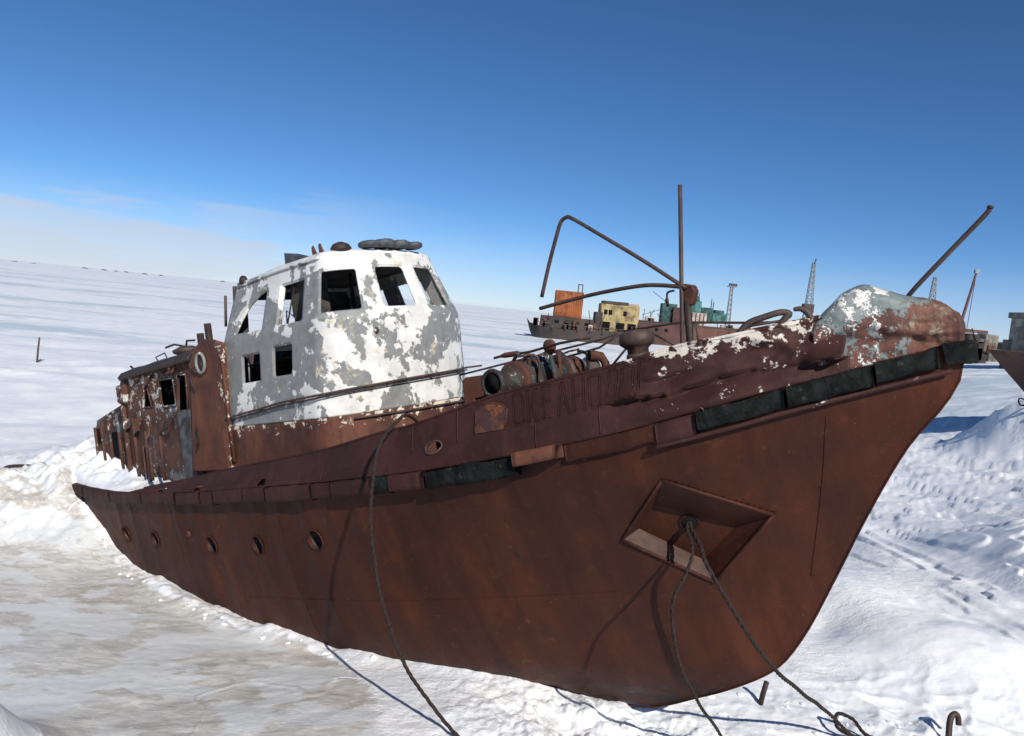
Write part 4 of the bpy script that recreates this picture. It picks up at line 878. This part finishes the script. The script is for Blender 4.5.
rope('rope_loop', [gz(lx+.28, ly-.16, .03), gz(lx+.05, ly-.17, .06), gz(lx-.14, ly-.02, .10), gz(lx-.10, ly+.12, .20), gz(lx+.06, ly+.06, .16), gz(lx+.16, ly-.06, .07), gz(lx+.35, ly-.10, .03)], .022, 'coiled loop of dark rope lying on the snow right of the bow', 'rope')
px_, py_ = 5.72, 9.05
rope('bent_bar', [gz(px_-.10, py_-.25, -.15), gz(px_-.06, py_-.12, .08), gz(px_, py_, .26), gz(px_+.06, py_+.03, .32), gz(px_+.10, py_+.02, .29), gz(px_+.11, py_, .20)], .036, 'short rusty bar with a hooked top sticking out of the snow', 'metal bar', 'dark')
a = W(2.75, .0, -3.36); g0 = gz(3.55, 9.45, -.08)
o = MB().tube([g0, (g0[0]+.02, g0[1], g0[2]+.2), (g0[0]+.05, g0[1], g0[2]+.38)], .035, 8).build('prop_stake', 'dark', None, True); tag(o, 'short dark stake standing in the snow under the forefoot', 'stake')
rope('frozen_hose', [gz(-10.0, 15.0, .02), gz(-9.75, 15.0, .10), gz(-9.35, 14.95, .10), gz(-9.1, 14.8, .02)], .035, 'dark frozen hose curving over the snow heap beside the stern', 'hose', 'dark')
b0 = gz(-22.9, 37, 0); o = MB().tube([(b0[0], b0[1], b0[2]-.2), (b0[0]+.02, 37, b0[2]+.6), (b0[0]+.06, 37, b0[2]+1.22)], [.05, .045, .04], 7).build('marker_post', 'wood', None, True)
MB().tube([(b0[0], 37, b0[2]+.05), (b0[0]+.25, 36.9, b0[2]+.16)], .03, 6).build('brace', 'wood', o); tag(o, 'lone wooden post standing out on the snowy sea ice', 'post')
# loose blocks of ice against the plating
nb_ = 0
ico = bmesh.new(); bmesh.ops.create_icosphere(ico, subdivisions=1, radius=1); IV = [v.co.copy() for v in ico.verts]; IFc = [[v.index for v in f.verts] for f in ico.faces]; ico.free()
ICE_SPOTS = []
for i in range(70):
    if i < 22: s = random.uniform(5.5, 14.8); n = float(np.interp(s, [4, 5, 6.75, 8, 9.5, 13, 15], [.35, .6, 1.15, 1.5, 1.66, 1.68, 1.45]))+random.uniform(.10, .34); p = (SH.x-s*CA*.974-n*SA, SH.y+s*SA*.974-n*CA)
    else: p = (random.uniform(1.0, 5.6), random.uniform(7.9, 9.6))
    ICE_SPOTS.append((p, random.uniform(.02, .06) if i < 60 else random.uniform(.02, .06)))
vs = []; fs = []
for (x, y), r in ICE_SPOTS:
    z = float(terr(x, y)); rot = Matrix.Rotation(random.uniform(0, 6), 3, 'Z') @ Matrix.Rotation(random.uniform(-.5, .5), 3, 'X'); sc3 = Vector((random.uniform(.8, 1.6), random.uniform(.7, 1.2), random.uniform(.4, .8))); sd_ = random.random()*50; k = len(vs)
    for v in IV:
        d = 1+.35*float(vn(v.x*2.1+sd_, v.y*2.1+v.z*1.7, 5)); q = rot @ Vector((v.x*sc3.x, v.y*sc3.y, v.z*sc3.z))*(r*d); vs.append((x+q.x, y+q.y, z+q.z))
    fs += [tuple(i+k for i in f) for f in IFc]
o = mesh_obj('ice_rubble', vs, fs, 'snowdeck', None, False); tag(o, 'broken lumps of ice and snow scattered along the hull and under the bow', 'ice', kind='stuff')

# ================================================================== background
# barge with an orange container and a yellow cabin
D = 150.
bx = empty('derelict_barge', (11, D, 0)); tag(bx, 'dark derelict barge frozen in the distance with an upswept bow', 'barge')
def lp_(x, y, z): return (x-11, y-D, z)
secs = [(1.9, 3.5, 2.0), (2.6, 2.6, 3.0), (4.5, 2.2, 4.2), (9, 2.0, 4.6), (15, 2.2, 4.6), (21, 2.6, 4.6), (24, 2.6, 4.4)]
vs = []
for x, zt, hb in secs:
    b = .3+ (3.0-2.7*min(1, (x-1.9)/1.5) if x < 3.4 else 0)
    vs += [lp_(x+b*.25, D-hb*.8, -.3+max(0, (3.2-x))*1.0), lp_(x, D-hb, zt), lp_(x, D+hb, zt), lp_(x+b*.25, D+hb*.8, -.3+max(0, (3.2-x))*1.0)]
fs = [(4*i+k, 4*i+k+1, 4*i+k+5, 4*i+k+4) for i in range(len(secs)-1) for k in range(3)]+[(3, 2, 1, 0), tuple(4*(len(secs)-1)+k for k in range(4))]
MB().add(vs, fs).build('barge_hull', 'darkship', bx)
for i in range(8): MB().box(lp_(4.3+2.4*i, D-4.95, 2.0), lp_(4.6+2.4*i, D-4.7, 3.0-.03*i)).build('rail_post', 'darkship', bx)
MB().box(lp_(4, D-4.95, 2.9), lp_(23, D-4.8, 3.02)).build('rail', 'darkship', bx)
w = MB().box(lp_(4.6, D-3.6, 2.1), lp_(14.6, D+2.5, 4.3)).build('deck_cabin', 'darkship', bx)
for i in range(5): MB().box(lp_(5.3+1.9*i, D-3.66, 3.0), lp_(6.1+1.9*i, D-3.58, 3.6)).build('cabin_window', 'black', w)
MB().box(lp_(14.9, D-3, 2.1), lp_(16.2, D+2, 5.9)).build('deck_locker', 'darkship', bx)
oc = empty('shipping_container', (9.6, D, 4.3)); tag(oc, 'orange corrugated container standing on the deck of the far barge', 'container')
MB().box((-2.6, -2.2, 0), (2.7, 2.2, 5.0), .06).build('shell', 'contorange', oc)
for i in range(13): MB().box((-2.55+.4*i, -2.27, .15), (-2.35+.4*i, -2.18, 4.85)).build('corrugation', 'contorange', oc)
MB().tube([(1.7, 0, 5.0), (1.7, 0, 6.6)], .1, 6).build('post', 'darkship', oc); MB().tube([(2.5, 0, 5.0), (2.5, 0, 6.6)], .1, 6).build('post', 'darkship', oc); MB().tube([(1.6, 0, 6.5), (2.6, 0, 6.5)], .1, 6).build('post', 'darkship', oc)
yc = empty('yellow_cabin', (19.7, D+1, 2.3)); tag(yc, 'faded yellow cabin block with dark windows on the far barge', 'cabin')
MB().box((-3.8, -2.6, 0), (3.6, 2.6, 5.4), .08).build('wall', 'yellow', yc); MB().box((-3.4, -2.75, 5.4), (1.4, 2.3, 5.9)).build('roof', 'darkship', yc); MB().box((1.4, -2.4, 5.4), (3.4, 2.0, 5.75)).build('roof', 'paleblock', yc)
for i, x in enumerate((-2.8, -1.9, .9)): MB().box((x-.35, -2.68, 3.3), (x+.3, -2.58, 4.2)).build('window', 'black', yc)
for i, x in enumerate((-2.6, .2, 2.4)): MB().box((x-.8, -2.68, .2), (x+.8, -2.58, 1.9)).build('opening', 'black', yc)
# brown hulk with its deck crane in teal
D2 = 180.
bh = empty('brown_hulk', (40, D2, 0)); tag(bh, 'long rust-brown hulk with a row of portholes behind the mast', 'ship')
MB().prism([(-15, -5, -.3), (19, -5, -.3), (21.5, -5, 2.0), (22, -5, 5.6), (-15.5, -5, 5.0)], (0, 9, 0)).build('hull', 'brownship', bh)
for i in range(9): MB().box((8.0+1.35*i, -5.08, 3.0), (8.75+1.35*i, -4.98, 4.4)).build('window', 'black', bh)
for i in range(4): MB().box((-13+2.2*i, -5.08, 3.1), (-12.3+2.2*i, -4.98, 3.8)).build('window', 'black', bh)
MB().box((-15.5, -5.1, 5.0), (22, -4.9, 5.25)).build('rail', 'darkship', bh)
sp_ = MB().box((-4.6, -3.5, 5.2), (-.8, 3, 8.9), .05).build('deckhouse', 'brownship', bh)
MB().box((-.6, -4, 5.2), (3.0, 3, 8.1), .05).build('pale_house', 'paleblock', bh)
for i in range(4): MB().box((-.5+.9*i, -4.06, 5.3), (-.25+.9*i, -3.98, 8.0)).build('stiffener', 'darkship', bh)
tcn = empty('deck_crane', (41, D2-1, 5.2)); tag(tcn, 'teal green deck crane machinery standing on the brown hulk', 'crane')
MB().box((-8.0, -1.5, 0), (-4.6, 1.5, 4.4), .05).build('engine_house', 'tealdark', tcn)
MB().box((-2.9, -1.5, 2.8), (.9, 1.5, 5.6), .05).build('engine_house', 'teal', tcn)
MB().prism([(-2.6, -1.6, 5.6), (.4, -1.6, 5.6), (.1, -1.6, 6.7), (-1.8, -1.6, 6.9)], (0, 3, 0)).build('engine_cover', 'tealdark', tcn)
MB().box((1.0, -1.5, 1.0), (3.6, 1.5, 4.3), .05).build('engine_house', 'tealdark', tcn)
MB().box((3.7, -1.5, 1.0), (7.0, 1.5, 3.3), .05).build('engine_house', 'teal', tcn)
MB().box((4.2, -1.5, 3.3), (6.2, 1.5, 4.0), .05).build('engine_cover', 'tealdark', tcn)
for x, h in ((-.3, 7.9), (.2, 7.4), (3.2, 6.4), (3.7, 5.8), (-7.4, 5.4)): MB().tube([(x, -1, 2), (x, -1, h)], .12, 6).build('stub_mast', 'teal', tcn)
MB().tube([(-4.5, -1.2, 3.0), (-10.5, -1.2, 6.8)], .07, 5).build('stay', 'darkship', tcn); MB().tube([(-8, -1.2, 3.0), (-12.5, -1.2, 1.2)], .06, 5).build('stay', 'darkship', tcn)
for i in range(14):
    x = random.uniform(2.8, 23); w_ = random.uniform(.3, 1.1); MB().box(lp_(x, D-4.4, 2.2), lp_(x+w_, D-3.7, 2.9+random.uniform(0, 1.0))).build('deck_clutter', random.choice(['darkship', 'brownship', 'paleblock', 'rust']), bx)
for i in range(5):
    x = random.uniform(3, 23); MB().tube([lp_(x, D-3.8, 2.2), lp_(x+random.uniform(-1, 1), D-3.8, 4.6+random.uniform(0, 1.5))], .07, 5).build('bent_post', 'darkship', bx)
for i in range(16):
    x = random.uniform(-15, 20); w_ = random.uniform(.4, 1.6); MB().box((x, -4.6, 5.0), (x+w_, -3.6, 5.5+random.uniform(0, 1.3))).build('deck_clutter', random.choice(['darkship', 'brownship', 'paleblock', 'tealdark']), bh)
for i in range(6):
    x = random.uniform(-14, 8); MB().tube([(x, -4.5, 5), (x+random.uniform(-1.5, 1.5), -4.5, 6.8+random.uniform(0, 1.6))], .08, 5).build('bent_post', 'darkship', bh)
# lattice masts
def lattice(root, h, w0, w1, bays, mat, r=.1):
    for sx_ in (-1, 1):
        for sy_ in (-1, 1): MB().tube([(sx_*w0/2, sy_*w0/2, 0), (sx_*w1/2, sy_*w1/2, h)], r, 5).build('leg', mat, root)
    for i in range(bays):
        z0, z1 = h*i/bays, h*(i+1)/bays; a = w0+(w1-w0)*i/bays; b = w0+(w1-w0)*(i+1)/bays; mb = MB()
        for k in range(4):
            c0, c1 = [(-1, -1), (1, -1), (1, 1), (-1, 1)][k], [(1, -1), (1, 1), (-1, 1), (-1, -1)][k]
            mb.tube([(c0[0]*a/2, c0[1]*a/2, z0), (c1[0]*b/2, c1[1]*b/2, z1)], r*.6, 4); mb.tube([(c0[0]*b/2, c0[1]*b/2, z1), (c1[0]*b/2, c1[1]*b/2, z1)], r*.6, 4)
        mb.build('brace', mat, root)
m = empty('floodlight_mast', (68, 250, 0)); tag(m, 'thin grey floodlight mast with a lamp cradle, beyond the brown hulk', 'mast')
lattice(m, 18.8, 1.5, .7, 12, 'mast', .14); MB().box((-1.3, -1, 18.8), (1.3, 1, 19.1)).build('platform', 'mast', m)
for x in (-1.0, -.3, .4, 1.1): MB().box((x-.25, -1.1, 19.1), (x+.25, -.6, 19.9)).build('floodlight', 'darkship', m)
m = empty('tower_crane', (112, 300, 0)); tag(m, 'tall lattice crane tower rising behind the horned fairlead', 'crane')
lattice(m, 34, 3.6, .9, 16, 'mast', .2); MB().box((-2.2, -1.5, 14.6), (1.6, 1.5, 18)).build('cab', 'darkship', m); MB().tube([(0, 0, 33.5), (.6, 0, 35.5)], .25, 5).build('tip', 'darkship', m)
m = empty('lattice_tower', (212, 400, 0)); tag(m, 'small pale blue lattice tower far behind the bow', 'tower'); lattice(m, 42.5, 6, 1.0, 14, 'mast', .28)
m = empty('boom_crane', (86, 150, 4.0)); tag(m, 'crane with a thin raked red boom right of the bow', 'crane')
MB().box((-1.2, -1.5, 1.5), (1.6, 1.5, 5.0), .05).build('cab', 'concrete', m); MB().box((-2.0, -1.0, -.5), (2, 1, 1.5)).build('undercarriage', 'darkship', m)
MB().tube([(-.6, 0, 4.8), (1.0, 0, 14.8), (1.3, 0, 17.0)], [.32, .22, .2], 6).build('boom', 'redmast', m); MB().tube([(1.3, 0, 16.9), (.9, 0, 4.2)], .06, 4).build('cable', 'darkship', m); MB().box((.9, -.3, 16.4), (1.7, .3, 17.1)).build('boom_head', 'mast', m)
MB().box((-1.5, -1.2, 5.0), (4.4, -.8, 5.6)).build('walkway', 'brownship', m); MB().tube([(-.4, 0, 4.8), (-.9, 0, 8.2)], .15, 5).build('strut', 'redmast', m)
# concrete blocks and the ruined building on the shore
BL = [(71.0, 120, 3.2, 3.6, 'concrete'), (73.4, 121, 2.0, 4.2, 'concrete2'), (75.9, 120.5, 3.4, 3.0, 'concrete'), (74.0, 117, 2.3, 1.8, 'concrete2'), (76.2, 118, 2.2, 1.6, 'concrete2'), (72.0, 116.5, 2.0, 1.4, 'concrete')]
LBL = ['wide grey concrete block just right of the bow fender', 'tallest pale concrete block in the pile right of the bow', 'grey concrete block at the back right of the pile', 'low pale concrete block at the front of the pile', 'small grey block at the right end of the pile', 'lowest grey block at the left front of the pile']
for (x, y, w_, h_, mt), lb in zip(BL, LBL):
    z = float(terr(x, y)); o = MB().box((-w_/2, -1.4, -1.0), (w_/2, 1.4, h_)).build('concrete_block', mt, None, False, (x, y, z)); o.rotation_euler = (random.uniform(-.06, .06), random.uniform(-.08, .08), random.uniform(-.5, .5)); bevelmod(o, .08, 1)
    tag(o, lb, 'block', 'concrete blocks piled on the shore')
rb = empty('ruined_building', (62.6, 90, 3.6)); tag(rb, 'grey concrete ruin at the right edge of the view', 'building')
MB().box((-3.6, -3, -.6), (6, 4, 3.4), .05).build('wall', 'concrete', rb); MB().box((-3.2, -2.5, 3.4), (6, 3.6, 6.0), .05).build('wall', 'concrete2', rb); MB().box((-3.5, -2.8, 6.0), (6, 3.8, 6.7), .05).build('roof_slab', 'concrete', rb)
MB().box((-5.0, -2.4, 2.6), (-3.1, 0, 4.9), .05).build('annex', 'concrete', rb); MB().box((-2.4, -3.06, 1.2), (-1.0, -2.95, 2.6)).build('opening', 'black', rb); MB().box((-2.0, -2.56, 4.2), (-.8, -2.44, 5.3)).build('opening', 'black', rb)
wk = empty('wreckage_heap', (64.6, 110, 3.6)); wk.scale = (1.45, 1.4, 1.2); tag(wk, 'dark heap of rusty wreckage just past the tip of the bow', 'wreckage')
o = MB().box((-1.0, -1, -.4), (1.2, 1, 2.3), .08).build('tank', 'dark', wk); MB().box((-.9, -1.1, 2.3), (.2, .6, 3.4), .08).build('machine_block', 'darkship', wk); MB().box((.6, -1.2, 1.4), (1.9, .8, 2.6), .08).build('machine_block', 'concrete', wk)
for i in range(7): MB().tube([(random.uniform(-1.2, 1.6), -1.2, random.uniform(0, 2)), (random.uniform(-1.2, 2.0), -1.2, random.uniform(1.5, 4.2))], .06, 5).build('bent_pipe', random.choice(['dark', 'rust']), wk)
for i in range(5):
    x = random.uniform(-1.1, 1.4); MB().box((x, -1.35, random.uniform(.0, 1.6)), (x+.6, -1.1, random.uniform(1.8, 2.6)), .03).build('torn_plate', random.choice(['dark', 'brownship', 'rust']), wk)
# low huts on the far right skyline
for x, y, w_, h_, lb in ((150, 235, 9, 4.6, 'low grey hut on the skyline left of the concrete ruin'), (166, 250, 6, 7.0, 'narrow grey tower hut on the skyline left of the concrete ruin')):
    z = float(terr(x, y)); o = MB().prism([(-w_/2, -2, -1), (w_/2, -2, -1), (w_/2, -2, h_*.7), (0, -2, h_), (-w_/2, -2, h_*.7)], (0, 4, 0)).build('shore_hut', 'mast', None, False, (x, y, z)); tag(o, lb, 'hut')
# neighbouring hulk: only the corner of its rusty overhang comes into view
D3 = 34.; rh = empty('neighbour_hulk', (24.75, D3, 1.7)); tag(rh, 'overhanging rusty hull corner entering at the right edge', 'ship')
MB().prism([(-2.2, -1, 3.42), (12, -1, 3.9), (12, -1, -2), (4, -1, -1.6), (-.2, -1, 1.6)], (0, 4, 0)).build('hull', 'brownship', rh)
MB().tube([(-2.25, -1.05, 3.42), (12, -1.05, 3.92)], .08, 6).build('rail', 'dark', rh); MB().tube([(-2.2, -1.05, 3.38), (-.2, -1.05, 1.55), (4, -1.05, -1.6)], .06, 6).build('chine', 'dark', rh)
# scrap on the snow pile
for i, (dx, dy, lb) in enumerate(((-.3, -1.1, 'twisted dark wire at the foot of the snow pile on the right'), (.25, -.9, 'twisted dark wire near the top of the snow pile on the right'))):
    x, y = 20.4+dx, 30.5+dy; z = float(terr(x, y)); P = [(x+.5*random.uniform(-1, 1), y+.3*random.uniform(-1, 1), z+.02+abs(random.gauss(0, .22))) for _ in range(12)]
    o = MB().tube(spline(P, 5), .03, 5).build('scrap_wire', 'black', None, True); tag(o, lb, 'wire', 'scrap on the snow pile')
# settlement on the far shore, specks on the horizon
for i, az in enumerate((-33.2, -32.2, -29.4, -28.3, -27.6, -27.0, -25.9, -24.9, -21.0, -18.6)):
    d = 2600+60*i; x, y = d*math.tan(R(az)), d; w_ = random.uniform(7, 18)
    o = MB().prism([(-w_/2, -8, -2), (w_/2, -8, -2), (w_/2, -8, 5.5), (0, -8, random.uniform(6, 9)), (-w_/2, -8, 5.5)], (0, 16, 0)).build('settlement_house', 'concrete', None, False, (x, y, -4.2))
    tag(o, 'tiny grey building speck on the far left horizon', 'building', 'buildings on the far horizon')
